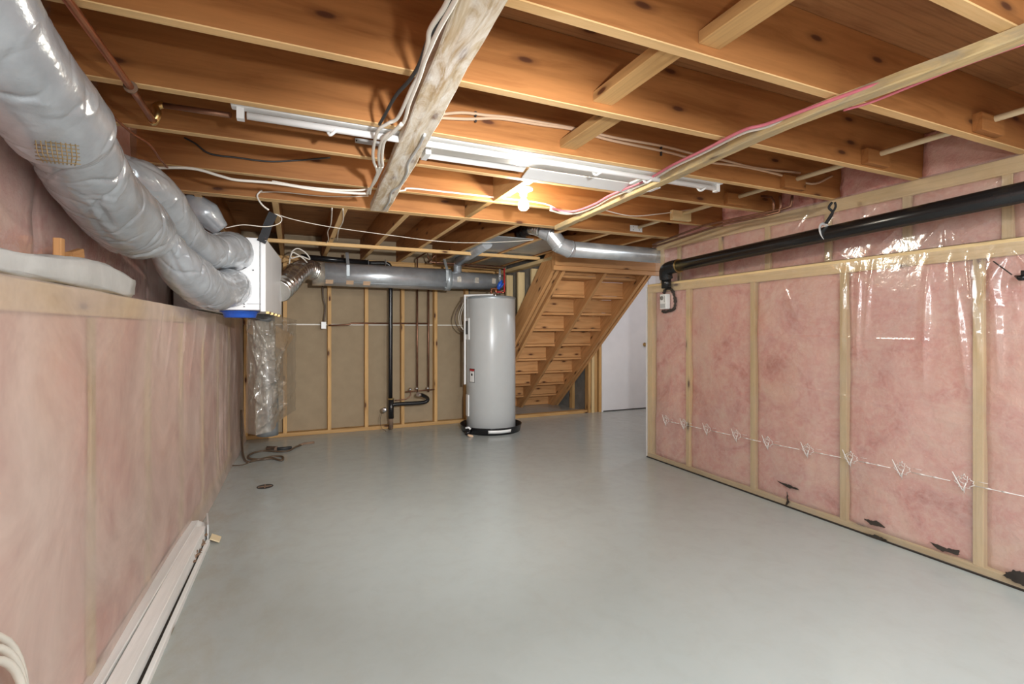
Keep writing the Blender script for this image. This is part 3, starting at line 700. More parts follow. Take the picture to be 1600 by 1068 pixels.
part('jacket', duct(pa[:4]+[dp(108, 216, 1.30)], [(0, .106), (.6, .110), (.9, .119), (1, .098)], seed=2, wr=.06), 'jacket', t)
part('jacket', duct([dp(80, 175, 1.2)]+pa[3:], [(0, .085), (.12, .102), (.4, .108), (.65, .122), (.8, .118), (.92, .10), (1, .055)], seed=3, wr=.09), 'jacket', t)
pb = [dp(250, 366, 2.06), dp(272, 404, 2.2), dp(303, 436, 2.42), dp(334, 453, 2.68), D2+Vector((0, -.14, 0)), D2+Vector((0, .015, 0))]
part('jacket', duct(pb, [(0, .055), (.2, .09), (.35, .102), (.6, .108), (.9, .110), (1, .109)], seed=5, wr=.095), 'jacket', t)
q = dp(266, 385, 1.90); part('joint_tape', duct([dp(240, 362, 2.02), dp(252, 375, 2.1), dp(262, 388, 2.2)], [(0, .062), (.5, .060), (1, .075)], seed=9, wr=.12, res=8), 'tape', t, label='crumpled shiny joint tape')
# torn spot with mesh
mb = MB(); o_ = dp(86, 240, 1.145)
for i in range(9):
    a = Vector((-.035+i*.009, 0, 0)); 
    mb.tube([o_+a+Vector((0, 0, .028)), o_+a+Vector((0, .01, -.0)), o_+a*.8+Vector((0, .02, -.018))], .0012, 4)
for j in range(6):
    z = .026-j*.008; mb.tube([o_+Vector((-.04, .006+j*.002, z)), o_+Vector((.042, .006+j*.002, z))], .0012, 4)
part('wire_mesh', mb, 'steelmesh', t, label='exposed brown mesh')
t = thing('insulated_duct', 'grey film-wrapped duct behind the nearer one, ending at upper cabinet port', 'duct', (-.4, 2.6, 1.5), 'grey wrapped ducts on the left')
pc = [dp(160, 256, 1.86), dp(203, 276, 1.95), dp(238, 302, 2.08), dp(262, 335, 2.22), dp(290, 367, 2.40), dp(326, 392, 2.67), D1+Vector((0, -.14, 0)), D1+Vector((0, .015, 0))]
part('jacket', duct(pc, [(0, .06), (.1, .09), (.25, .103), (.4, .092), (.5, .080), (.62, .092), (.8, .102), (.93, .109), (1, .109)], seed=21, wr=.095), 'jacket', t)
t = thing('duct_offcut', 'limp grey duct sleeve lying above the ventilation cabinet', 'duct', (-.5, 3.2, 1.75))
part('jacket', duct([dp(296, 305, 2.95), dp(318, 330, 2.98), dp(345, 358, 3.05)], [(0, .04), (.5, .085), (1, .05)], seed=33, wr=.08, res=10), 'jacket', t)

# grey duct down behind the cabinet, in a loose bag
t = thing('vertical_duct', 'grey metal duct dropping from cabinet to the floor inside plastic', 'duct', (-.2, 4.75, .1))
vx = at(414, 560, 'Y', 4.75); x_ = vx.x
part('duct', MB().tube(curve([(x_, 4.35, 1.28), (x_, 4.5, 1.20), (x_+.0, 4.68, 1.10), (x_, 4.74, .95), (x_+.02, 4.75, .55), (x_+.02, 4.75, .22)], 6), .086, 30), 'duct_dark', t)
t = thing('plastic_bag', 'clear crumpled plastic sheet hanging around the vertical grey duct', 'plastic sheet', (-.15, 4.9, .1))
def bag():
    pxs = [(386, 497, 4.35), (400, 500, 4.3), (420, 503, 4.3), (440, 494, 4.6), (462, 500, 5.45)]
    bot = [(384, 676, 4.7), (400, 680, 4.5), (424, 672, 4.6), (446, 652, 4.9), (462, 640, 5.5)]
    n, k = 60, 90; mb = MB(); V = []
    T = np.linspace(0, 1, n); W = np.linspace(0, 1, k); TT, WW = np.meshgrid(T, W, indexing='ij')
    A = np.array([[np.interp(t_, np.linspace(0, 1, 5), [p[i] for p in pxs]) for i in range(3)] for t_ in T]); B = np.array([[np.interp(t_, np.linspace(0, 1, 5), [p[i] for p in bot]) for i in range(3)] for t_ in T])
    r = np.random.RandomState(5); h = .03*fbm(TT*2, WW*3, 3, 5)
    C = [(r.uniform(0, 1), r.uniform(0, 1), r.uniform(0, 1), r.uniform(0, 1), .012, r.uniform(.02, .05)) for _ in range(34)]
    h += creases(TT, WW, C)
    for i in range(n):
        for j in range(k):
            wv = W[j]; q = A[i]*(1-wv)+B[i]*wv; p = at(q[0], q[1], 'Y', q[2]); V.append(p+Vector((.3, -1, 0))*float(h[i, j])*1.2)
    mb.add(V, [(i*k+j, (i+1)*k+j, (i+1)*k+j+1, i*k+j+1) for i in range(n-1) for j in range(k-1)], True); return mb
part('sheet', bag(), 'poly_clear', t, recalc=False)

# foil elbow + long duct across the back
t = thing('foil_flex_duct', 'ribbed foil elbow duct joining cabinet to the long steel duct', 'duct', (0, 4.6, 1.5))
P = curve([at(436, 455, 'Y', 4.45), at(452, 440, 'Y', 4.62), at(466, 425, 'Y', 4.9), at(478, 420, 'Y', 5.12), at(492, 424, 'Y', 5.26)], 34)
mb = MB(); mb.tube(P, [.088+.009*math.sin(i*.72) for i in range(len(P))], 30); part('foil_tube', mb, 'foil', t)
t = thing('long_duct', 'long horizontal steel duct across the back wall above the studs', 'duct', (1.1, 5.3, 1.68))
dl, drr = at(488, 427, 'Y', 5.3), at(785, 441, 'Y', 5.3)
def dpt(f_): return dl.lerp(drr, f_)
part('main_duct', MB().tube([dpt(0), dpt(.68)], .117, 40), 'galv', t)
part('reduced_duct', MB().tube([dpt(.68), dpt(.70), dpt(1)], [.112, .096, .092], 40), 'galv', t)
part('joint_band', MB().tube([dpt(.66), dpt(.69)], .120, 40), 'galv_dark', t)
part('joint_band', MB().tube([dpt(.0), dpt(.055)], .120, 40), 'tape', t)
for f_ in (.16, .66): part('hanger_band', MB().tube([dpt(f_)+Vector((0, 0, .23)), dpt(f_)+Vector((0, -.115, .09)), dpt(f_)+Vector((0, -.122, -.02)), dpt(f_)+Vector((0, -.07, -.10))], 0, rect=(.03, .003), up=(0, 1, .2)), 'galv_dark', t)
for f_ in (.075, .17, .25): part('tape_patch', MB().box(dpt(f_)+Vector((0, -.085, -.083)), (.07, .006, .045), Matrix.Rotation(.75, 3, 'X')), 'cable_tan', t)
for f_ in (.73, .83, .93): part('tape_patch', MB().box(dpt(f_)+Vector((0, -.095, .0)), (.045, .006, .06)), 'tape', t)
part('seam', MB().tube([dpt(.03)+Vector((0, -.083, -.083)), dpt(.66)+Vector((0, -.083, -.083))], .003, 6), 'galv_dark', t)
t = thing('branch_pipe', 'small steel pipe rising from the long duct into the joists', 'duct', (1.75, 5.3, 1.85))
q = at(715, 425, 'Y', 5.3)
part('riser', MB().tube([(q.x, 5.3, 1.74), (q.x, 5.3, 1.87), (q.x+.02, 5.22, 1.90)], .046, 20), 'galv', t)
part('angled_pipe', MB().tube([(q.x, 5.27, 1.885), (q.x+.0, 4.9, 1.905), (q.x-.03, 4.3, 1.93)], .05, 20), 'galv', t)

# ---- galvanised elbow and duct to the right
t = thing('steel_elbow_duct', 'shiny steel duct with elbow running from bulb area to right wall', 'duct', (2.2, 3.55, 1.8))
e1, e2 = at(890, 389, 'Y', 3.58), at(1037, 400, 'Y', 3.58)
part('straight_duct', MB().tube([e1, e2, e2+(e2-e1)*.08], .066, 32), 'galv', t)
k0, k1, k2 = at(874, 383, 'Y', 3.58), at(862, 366, 'Y', 3.60), at(848, 360, 'Y', 3.66)
part('elbow', MB().tube([e1+Vector((.02, 0, 0)), e1, k0, k1, k2], [.070, .072, .070, .068, .066], 26, flat=True), 'galv', t)
for q, w_ in ((e1, .074), (k0, .0735), (k1, .071)):
    dd = (e1-k0 if q is e1 else k0-k1 if q is k0 else k1-k2).normalized(); part('joint_ring', MB().tube([q-dd*.006, q+dd*.006], w_, 26), 'galv', t)
P = curve([k2, at(838, 356, 'Y', 3.75), at(828, 356, 'Y', 3.9), at(815, 366, 'Y', 4.2)], 14)
part('flex_end', MB().tube(P, [.060+.005*math.sin(i*1.3) for i in range(len(P))], 24), 'foil', t)

# ---- black ABS pipe on the right
t = thing('black_drain_pipe', 'thick black plastic drain pipe along the right wall', 'pipe', (2.8, 2, 1.66))
b0 = at(1046, 418, 'X', 2.80); b1 = at(1600, 300, 'X', 2.80); b1 = b1+(b1-b0)*.6
part('pipe', MB().tube([b0, b1], .0445, 36), 'black', t)
c0 = b0
part('elbow', MB().tube(curve([c0+Vector((0, -.10, .003)), c0+Vector((0, -.02, 0)), c0+Vector((0, .035, -.015)), c0+Vector((.01, .055, -.05)), c0+Vector((.02, .06, -.085))], 5), .053, 30), 'black', t)
part('drop_pipe', MB().tube([c0+Vector((.02, .06, -.08)), c0+Vector((.03, .07, -.16))], .04, 24), 'black', t)
part('yellow_ring', MB().tube([c0+Vector((0, -.115, .003)), c0+Vector((0, -.105, .003))], .055, 30), 'brass', t)
t = thing('pipe_hanger', 'white plastic loop tied with black strap around the drain pipe', 'strap', (2.8, 1.9, 1.9))
hq = at(1290, 362, 'X', 2.80); ring = [hq+Vector((0, .012*math.sin(k/20*6.28), 0))+Vector((math.cos(k/20*6.28)*.049, 0, math.sin(k/20*6.28)*.049)) for k in range(21)]
part('loop', MB().tube(ring, 0, rect=(.014, .003), up=(0, 1, 0)), 'white2', t)
h2 = at(1300, 316, 'X', 2.84)
part('black_tie', MB().tube([h2, h2+Vector((-.012, .01, -.03)), h2+Vector((.005, 0, -.06)), hq+Vector((.01, 0, .05))], .007, 8, res=5), 'blackmat', t)
part('black_tie', MB().tube([h2+Vector((.01, -.01, 0)), h2+Vector((.012, -.012, -.03)), h2+Vector((-.008, .0, -.07)), hq+Vector((-.0, 0, .05))], .006, 8, res=5), 'blackmat', t)

# ---- thermostat box with the black caulk ring, vent cap at the right edge
t = thing('thermostat', 'small white box with round dial at the corner of right wall', 'thermostat', (2.86, 3.45, 1.3))
p = at(1039, 471, 'X', XR-.03)
pc_ = part('case', MB().box(p, (.045, .075, .125)), 'white2', t, bevel=.004)
part('dial', MB().lathe([(0, .006), (.016, .005), (.018, 0)], p+Vector((-.023, .012, .03)), (-1, 0, 0), 20), 'wallgrey', pc_)
part('grille', MB().box(p+Vector((-.023, 0, -.035)), (.002, .06, .035)), 'tank', pc_)
part('label_strip', MB().box(p+Vector((-.023, -.02, .02)), (.002, .012, .05)), 'tank', pc_)
t = thing('sealant_bead', 'black sealant bead curving around the white thermostat box', 'sealant', (2.87, 3.4, 1.3))
pts = [at(x, y, 'X', XR-.014) for x, y in [(1037, 458), (1040, 452), (1045, 450), (1050, 453), (1053, 460), (1055, 470), (1054, 480), (1051, 484), (1046, 485), (1040, 487), (1035, 486)]]
P = curve(pts, 6); part('bead', MB().tube(P, [.011+.003*math.sin(i*1.9)+.002*math.sin(i*.7) for i in range(len(P))], 8), 'tear', t)
t = thing('wire_stub', 'black wire end poking through the film on the right wall', 'wire', (2.86, 1.1, 1.4))
part('wire', MB().tube([at(1552, 408, 'X', XR-.016), at(1566, 418, 'X', XR-.02), at(1581, 429, 'X', XR-.02)], .0028, 6), 'tear', t)
part('clip', MB().tube([at(1586, 431, 'X', XR-.02), at(1594, 434, 'X', XR-.03), at(1604, 433, 'X', XR-.03)], [.004, .013, .013], 8), 'black', t)
part('clip', MB().box(at(1600, 426, 'X', XR-.03), (.02, .014, .02)), 'black', t)

# ---- water heater and pan
hc = Vector((2.05, 5.215, 0)); rt = .277
t = thing('drip_pan', 'round black drip pan under the water heater', 'pan', hc)
part('pan', MB().lathe([(0, .004), (.325, .004), (.34, .075), (.348, .078), (.346, .070), (.330, .0), (0, .0)], hc, seg=56), 'black', t)
a0 = -2.02
mb = MB(); n = 14
for i in range(n+1):
    a = -2.03+i/n*.78
    for z in (.022, .056): mb.v.append((hc.x+math.cos(a)*(.330+.018*z/.07), hc.y+math.sin(a)*(.331+.018*z/.07), z))
mb.f = [(2*i, 2*i+2, 2*i+3, 2*i+1) for i in range(n)]; mb.sm = [True]*n
lab = part('pan_label', mb, 'white2', t, label='white warning label'); so = lab.modifiers.new('s', 'SOLIDIFY'); so.thickness = .002; so.offset = 1
part('drain_fitting', MB().tube([(hc.x-.31, hc.y-.17, .04), (hc.x-.355, hc.y-.21, .04)], .024, 16).tube([(hc.x-.345, hc.y-.20, .05), (hc.x-.345, hc.y-.20, .012)], .028, 16), 'black', t)
t = thing('hose_end', 'short white hose end with beige tag in front of the drip pan', 'hose', (1.78, 4.95, 0))
hp = at(732, 672, 'Y', 4.98)
part('hose', MB().tube([hp+Vector((-.02, .03, .02)), hp+Vector((.0, 0, .03)), hp+Vector((.02, -.01, .012))], .010, 10, res=5), 'white2', t)
part('tag', MB().box((hp.x+.01, hp.y-.03, .012), (.055, .03, .02), Matrix.Rotation(.3, 3, 'Y')), 'cable_tan', t)

t = thing('water_heater', 'tall light grey cylindrical water heater standing in the black pan', 'water heater', hc)
zt = 1.50
part('tank', MB().lathe([(0, .02), (rt-.01, .02), (rt, .03), (rt, zt-.02), (rt-.006, zt-.008), (rt-.02, zt), (0, zt+.006)], hc, seg=72), 'tank', t)
part('top_rim', MB().lathe([(rt+.003, zt-.030), (rt+.003, zt-.012), (rt-.004, zt-.006)], hc, seg=72), 'galv_dark', t)
def patch(name, a0, a1, z0, z1, m, off=.004, label=None, thk=.006, par=None):
    mb = MB(); n = 10; r0, r1 = rt+off-thk, rt+off
    for i in range(n+1):
        a = a0+(a1-a0)*i/n
        for r_, z in ((r0, z0), (r1, z0), (r1, z1), (r0, z1)): mb.v.append((hc.x+math.cos(a)*r_, hc.y+math.sin(a)*r_, z))
    for i in range(n):
        for k in range(4): mb.f.append((4*i+k, 4*i+(k+1) % 4, 4*i+4+(k+1) % 4, 4*i+4+k)); mb.sm.append(False)
    mb.f += [(0, 1, 2, 3), (4*n, 4*n+1, 4*n+2, 4*n+3)]; mb.sm += [False]*2
    return part(name, mb, m, par or t, label)
aL = math.pi+math.atan2(.405, .914)*-1+math.pi*0            # direction of the left limb seen from the camera
aL = math.atan2(-.405*-1, -.914)                             # points to screen left
def ang(px):                                               # angle on the tank that shows at a given pixel column
    s = (px-768.3)/38.4; s = max(-.98, min(.98, s)); vd = math.atan2(-hc.y, -hc.x)   # towards camera
    return vd+math.asin(s)
def zz(py, px): 
    d_ = 5.6-.27*math.sqrt(max(0, 1-((px-768.3)/38.4)**2)); return CH+(HY-py)/F*d_
ap_ = patch('access_panel', ang(730.8), ang(735.7), zz(530, 733), zz(497, 733), 'white2', .010, 'white upper access panel', .012)
patch('thermostat_cover', ang(731.2), ang(734.2), zz(522, 733), zz(501, 733), 'ink', .014, 'black cover', .01, ap_)
patch('access_panel', ang(731), ang(734.8), zz(649, 733), zz(616, 733), 'white2', .010, 'white lower access panel', .012)
patch('warning_label', ang(733), ang(744.5), zz(604, 740), zz(574, 740), 'tank', .0015, 'pale label')
wl_ = patch('warning_label', ang(736), ang(744), zz(597, 740), zz(575.5, 740), 'ink', .0025, 'black-framed label')
patch('label_paper', ang(736.6), ang(743.4), zz(596.2, 740), zz(579, 740), 'white2', .0035, par=wl_)
patch('label_band', ang(736.6), ang(743.4), zz(580, 740), zz(576.4, 740), 'redpaint', .0035, 'red label band', par=wl_)
patch('label_symbol', ang(738.6), ang(741), zz(586.5, 740), zz(583, 740), 'ink', .0042, 'black triangle symbol', par=wl_)
va = ang(729.5)
cx_, cy_ = hc.x+math.cos(va)*(rt+.02), hc.y+math.sin(va)*(rt+.02)
part('conduit', MB().tube([(cx_, cy_, .52), (cx_, cy_, 1.52)], 0, rect=(.02, .02), up=(0, 1, 0)).tube([(cx_, cy_, 1.51), (hc.x-.02, hc.y-.12, 1.515)], 0, rect=(.02, .02), up=(0, 0, 1)), 'white2', t, label='white wiring conduit')
part('cable_loop', MB().tube([(cx_+.02, cy_+.02, 1.50), at(722, 470, 'Y', 5.3), at(712, 490, 'Y', 5.3), at(712, 505, 'Y', 5.3), at(719, 515, 'Y', 5.3), at(727, 519, 'Y', 5.3)], .006, 8, res=6), 'hosebrown', t, label='brown cable loop')
for k in (1, 2): part('cable_loop', MB().tube([(cx_+.02, cy_+.02, 1.50-.01*k), at(722+k*2, 474, 'Y', 5.3), at(714+3*k, 492, 'Y', 5.3), at(717+2*k, 508, 'Y', 5.3), at(724, 515, 'Y', 5.3)], .003, 6, res=6), 'cable', t)
zz0 = zt
def Hp(px, py): return at(px, py, 'Y', 5.15)
part('hot_pipe', MB().tube([(Hp(768, 462).x, 5.15, zt-.01), Hp(768, 451), Hp(778, 451), Hp(780, 450)], .011, 10), 'copper', t)
part('brass_nipple', MB().tube([(Hp(773, 462).x, 5.12, zt-.01), Hp(773, 455)], .014, 10), 'chrome', t)
part('shutoff_valve', MB().tube([Hp(778, 452), Hp(781, 444), Hp(784, 438)], [.02, .026, .018], 12).box(Hp(784, 446), (.06, .03, .012), Matrix.Rotation(-.9, 3, 'Y')), 'blue', t, label='blue shutoff valve')
part('relief_valve', MB().tube([Hp(781, 440), Hp(781, 420)], .012, 10).tube([Hp(781, 434), Hp(781, 428)], .018, 10), 'galv', t)
part('red_pipe', MB().tube([Hp(788, 419), Hp(788, 456), Hp(776, 456)], .010, 10), 'red', t, label='red supply pipe')
for q in (([Hp(766, 455), Hp(768, 455)], .016), ([Hp(784, 457), Hp(788, 457)], .014), ([Hp(775, 461), Hp(775, 448)], .012)): part('fitting', MB().tube(q[0], q[1], 10), 'copper', t)

# ---- drains and copper on the back wall
yp = 5.60
t = thing('drain_trap', 'black drain stack with side arm standing before back wall studs', 'pipe', (1.0, yp, 0))
def W(px, py, y=yp): return at(px, py, 'Y', y)
part('stack', MB().tube(curve([W(575, 411), W(598, 411), W(607, 413), W(610, 420), W(610.3, 440), (W(610, 500).x, yp, .35)], 4), .0235, 20), 'black', t)
part('tee', MB().tube([(W(611, 600).x, yp, .36), (W(611, 600).x, yp, .14)], .031, 20), 'black', t)
part('side_arm', MB().tube(curve([W(612, 633), W(620, 631), W(655, 629), W(666, 627), W(668, 622), W(662, 618, 5.52), W(656, 616, 5.48)], 5), .022, 18), 'black', t)
part('arm_opening', MB().tube([W(657, 616.5, 5.49), W(653, 615.5, 5.46)], .024, 18), 'chrome', t, label='shiny arm opening')
part('cleanout_cap', MB().lathe([(0, .012), (.014, .012), (.03, .004), (.030, 0), (0, 0)], W(600.5, 640, 5.56), (-.35, -1, 0), 24), 'chrome', t, label='shiny cleanout cap')
part('band', MB().tube([(W(611, 600).x, yp, .365), (W(611, 600).x, yp, .35)], .033, 16), 'brass', t)
part('stub_pipe', MB().tube([(W(611, 600).x, yp, .15), (W(611, 600).x, yp, .02)], .024, 16), 'rust', t, label='crusty lower pipe end')
part('wire', MB().tube([W(597, 645, 5.57), W(594, 655, 5.57), W(596, 668, 5.57), W(603, 673, 5.57)], .003, 6, res=5), 'hosebrown', t)
t = thing('black_vent_pipe', 'black pipe lying just above the long steel duct', 'pipe', (.5, 5.5, 1.88))
part('pipe', MB().tube([W(470, 401, 5.5), W(575, 410.5, 5.55)], .03, 18), 'black', t)
for x in (575, 602): part('clamp', MB().tube([W(x, 410, 5.52), W(x+.6, 410, 5.52)], .035, 14), 'galv', t)
yc = 5.70
def V_(px, py): return at(px, py, 'Y', yc)
t = thing('copper_supply_pipes', 'copper supply pipes with three shiny valves on back wall', 'pipe', (1.4, yc, .4))
for px in (652, 669.5):
    part('riser', MB().tube([V_(px, 445), V_(px, 612)], .011, 12), 'copper_old', t)
for px, py in ((640, 607.5), (650.5, 606), (667.5, 605.5)):
    q = V_(px, py); part('valve', MB().lathe([(0, .03), (.012, .028), (.02, .016), (.016, .004), (.008, 0)], (q.x, q.y-.01, q.z), (0, -1, 0), 16), 'chrome', t, label='shiny round valve')
part('manifold', MB().tube([V_(633, 612), V_(679, 608)], .007, 10), 'copper_old', t)
part('branch', MB().tube([V_(642, 612), V_(641, 618), V_(634, 623), V_(617, 625)], .006, 8, res=4), 'copper_old', t)
t = thing('copper_pipe', 'horizontal copper pipe crossing the back wall studs at mid height', 'pipe', (.8, yc, 1.2))
part('pipe', MB().tube([V_(513, 508), V_(545, 507), V_(549, 504.5), V_(670, 505)], .009, 10), 'copper_old', t)
t = thing('copper_pipe', 'twin copper pipes with stepped elbows above the long duct', 'pipe', (1.5, 5.4, 1.85))
part('pipe', MB().tube([at(652, 418, 'Y', 5.45), at(652, 403, 'Y', 5.45), at(668, 393, 'Y', 5.2), at(669, 403, 'Y', 5.3), at(672, 409, 'Y', 5.3), at(790, 417, 'Y', 5.3)], .009, 8), 'copper_old', t)
part('pipe', MB().tube([at(669, 410, 'Y', 5.3), at(681, 398, 'Y', 5.2), at(682, 412, 'Y', 5.3), at(788, 421, 'Y', 5.3)], .009, 8), 'copper_old', t)
t = thing('junction_box', 'small white junction box beside the second visible back stud', 'box', (.33, 5.7, 1.2))
q = V_(505.5, 508); part('box', MB().box(q, (.05, .06, .075)), 'white2', t, bevel=.003)
part('cable', MB().tube([q+Vector((0, 0, .03)), V_(508, 480), V_(505, 465), V_(504, 440)], .008, 8, res=5), 'hosebrown', t, label='brown cable')

# copper along the right
t = thing('copper_pipe', 'pair of thin copper pipes along the top of right wall', 'pipe', (2.8, 3, 1.85))
def RX(px, py, x=2.76): return at(px, py, 'X', x)
part('pipe', MB().tube([RX(1020, 382), RX(1100, 352), RX(1225, 326), RX(1236, 322), RX(1238, 305)], .008, 8), 'copper_old', t)
part('pipe', MB().tube([RX(1020, 386), RX(1130, 350), RX(1195, 337), RX(1218, 331), RX(1220, 322), RX(1219, 306)], .008, 8), 'copper_old', t)
part('pipe', MB().tube([RX(1209, 330), RX(1209, 314), RX(1205, 308), RX(1190, 306)], .008, 8), 'copper_old', t)

# copper on the left
t = thing('copper_pipe', 'straight copper pipe with elbow slanting across upper left joists', 'pipe', (-.45, 1.8, 1.85))
A0 = at(100, -8, 'Z', 1.885); A1 = at(204, 136, 'Z', 1.885); A2 = at(240, 190, 'Z', 1.885)
part('pipe', MB().tube([A0+(A0-A2)*1.5, A0, A1, A2], .0105, 14), 'copper', t)
part('elbow', MB().tube(curve([A2+(A1-A2)*.05, A2, A2+Vector((.012, .0, .03)), at(243, 167, 'Y', A2.y+.01), at(255, 163, 'Y', A2.y+.02)], 4), .0135, 14), 'brass', t)
part('pipe', MB().tube([at(250, 163.5, 'Y', A2.y+.02), at(360, 180, 'Y', A2.y-.06)], .0105, 14), 'copper_old', t)
part('clip_ring', MB().tube([A1+(A2-A1).normalized()*-.004, A1+(A2-A1).normalized()*.004], .019, 14), 'rust', t)

# ---- cables
def cable(label, pts, r, m, ax='Z', val=1.885, name='cable', cat='cable', res=6, clips=()):
    P = [at(p[0], p[1], p[2], p[3]) if len(p) == 4 else at(p[0], p[1], ax, val) for p in pts]
    t = thing(name, label, cat, P[len(P)//2])
    part('sheath', MB().tube(P, r, 8, res=res), m, t)
    for c in clips:
        q = at(c[0], c[1], ax, val); part('staple', MB().box(q, (.008, .008, .02)), 'ink', t)
    return t
cable('thin soft copper tube wandering above the grey ducts', [(10, 5), (30, 22), (62, 48), (98, 72), (112, 92), (128, 128), (170, 175), (205, 207), (233, 225), (250, 248), (262, 262)], .0045, 'copper', val=1.89, name='soft_copper_tube', cat='tube')
cable('black cable curving across lit joist face at left', [(288, 215), (305, 224), (328, 240), (370, 246), (420, 252), (470, 250), (516, 246)], .0045, 'ink', ax='Y', val=2.80)
cable('white cable running along joists from left to the rough plank', [(240, 262), (300, 263), (345, 275), (370, 281), (430, 286), (500, 297), (560, 302), (578, 301)], .007, 'cable', ax='Y', val=2.80)
cable('second white cable lying close above the first one', [(425, 283), (470, 291), (520, 296), (560, 297), (580, 294)], .0055, 'cable', ax='Y', val=2.80)
cable('thin pale cable along bottom of the double joist', [(408, 300), (440, 300), (500, 306), (545, 307), (576, 306)], .0025, 'cable', ax='Y', val=3.28)
cable('white cable hanging from a joist hole above the black strap', [(409, 297), (402, 305), (406, 315), (412, 322), (420, 328)], .005, 'cable', ax='Y', val=3.27)
cable('thin white line sagging across the back joists', [(352, 356, 'Y', 3.4), (380, 351, 'Y', 3.4), (415, 354, 'Y', 3.4), (436, 349, 'Y', 3.45), (440, 340, 'Y', 3.45), (430, 334, 'Y', 3.45), (460, 343, 'Y', 3.6), (515, 354, 'Y', 3.8), (600, 366, 'Y', 4.0), (700, 378, 'Y', 4.0), (780, 378, 'Y', 4.0), (845, 374, 'Y', 3.9)], .0028, 'cable')
for i, (lab_, pts, m_) in enumerate([('dark cable leftmost in bundle beside the rough plank', [(718, -20), (700, 14), (672, 55), (655, 100), (640, 125), (618, 150), (600, 182), (593, 194)], 'ink'),
      ('white cable in bundle left of the rough plank, reaching lowest', [(708, -20), (694, 12), (672, 46), (668, 70), (655, 115), (642, 140), (622, 183), (606, 193), (590, 205), (583, 235), (584, 252), (588, 262)], 'cable'),
      ('white cable pressed against left side of the rough plank', [(722, -20), (706, 10), (686, 45), (670, 80), (662, 100), (655, 122), (640, 160), (628, 195), (600, 215), (592, 240), (593, 258)], 'cable'),
      ('white cable bowed in front of the fluorescent strip by plank', [(628, 193), (612, 208), (600, 222), (597, 245), (598, 258)], 'cable')]):
    cable(lab_, pts, .0065 if i else .0058, m_, val=1.872-.004*i)
for i, pts in enumerate([[(587, 258), (590, 275), (583, 288), (575, 298), (574, 303)], [(594, 258), (588, 274), (580, 292), (578, 303)], [(598, 259), (592, 272), (586, 284), (577, 296)]]):
    cable(['leftmost of three white strands twisting down by plank foot', 'middle one of three white strands twisting down by plank foot', 'rightmost of three white strands twisting down by plank foot'][i], pts, .006, 'cable', val=1.868)
cable('grey wire stapled down the right edge of the rough plank', [(664, 210), (655, 228), (643, 246), (637, 258), (636, 270), (625, 290), (612, 300), (608, 315), (600, 327)], .0055, 'tank', val=1.862)
cable('white cable drooping along joist toward the bulb', [(612, 300, 'Y', 2.81), (632, 297, 'Y', 2.81), (640, 294, 'Y', 2.81), (700, 300, 'Y', 2.81), (780, 309, 'Y', 2.81), (850, 318, 'Y', 2.81), (876, 330, 'Y', 2.81), (896, 334, 'Y', 2.81)], .005, 'cable')
for i, off in enumerate((0, 1)):
    pts = [[(672, 181), (720, 176), (760, 180), (800, 184), (850, 192), (900, 201), (960, 215), (1034, 228), (1090, 242), (1130, 250), (1180, 262), (1250, 270)],
           [(672, 183), (730, 186), (780, 185), (840, 194), (900, 203), (950, 218), (1036, 236), (1100, 252), (1160, 260), (1215, 272), (1268, 287), (1300, 275)]][i]
    cable(['upper of two tan cables stapled along third joist', 'lower of two tan cables stapled along third joist'][i], pts, .0065, 'cable_tan', ax='Y', val=1.918, clips=[(1033, 232 if not i else 240), (743, 178 if not i else 187)])
for i, (lab_, m_, r_, dy_) in enumerate([('pink cable lying along top edge of the long batten', 'cable_pink', .0065, -4), ('white cable lying beside the pink one on the long batten', 'cable', .007, 0)]):
    pts = [(1420+0, 118+dy_), (1300, 160+dy_), (1200, 197+dy_), (1160, 208+dy_), (1100, 238+dy_), (1050, 262+dy_), (1010, 285+dy_), (955, 308+dy_), (930, 322+dy_), (900, 333+dy_), (878, 333+dy_), (860, 328+dy_)]
    cable(lab_, pts, r_, m_, val=1.898)
cable('pink cable peeking below the right part of the long batten', [(1600, 68), (1500, 104), (1420, 136), (1360, 160), (1318, 172)], .0045, 'cable_pink', val=1.882)
cable('pale line draped along double joist toward right wall', [(940, 327), (985, 337), (1030, 334), (1080, 327)], .0035, 'cable', ax='Y', val=2.80)
cable('coil of white wire above the foil elbow duct', [(452, 412, 'Y', 4.9), (455, 395, 'Y', 4.9), (465, 388, 'Y', 4.9), (478, 395, 'Y', 4.9), (484, 405, 'Y', 4.9), (470, 400, 'Y', 4.85), (455, 403, 'Y', 4.85), (458, 394, 'Y', 4.85), (473, 403, 'Y', 4.85), (480, 410, 'Y', 4.9)], .006, 'cable')
cable('thin wire down left side of second back joist', [(519, 325, 'Z', 1.9), (517, 350, 'Z', 1.9), (512, 362, 'Z', 1.9), (513, 375, 'Z', 1.9), (505, 382, 'Z', 1.9), (490, 381, 'Z', 1.9)], .004, 'cable')
cable('thin wire down right side of second back joist', [(536, 326, 'Z', 1.9), (536, 345, 'Z', 1.9), (529, 360, 'Z', 1.9), (527, 375, 'Z', 1.9)], .004, 'cable')

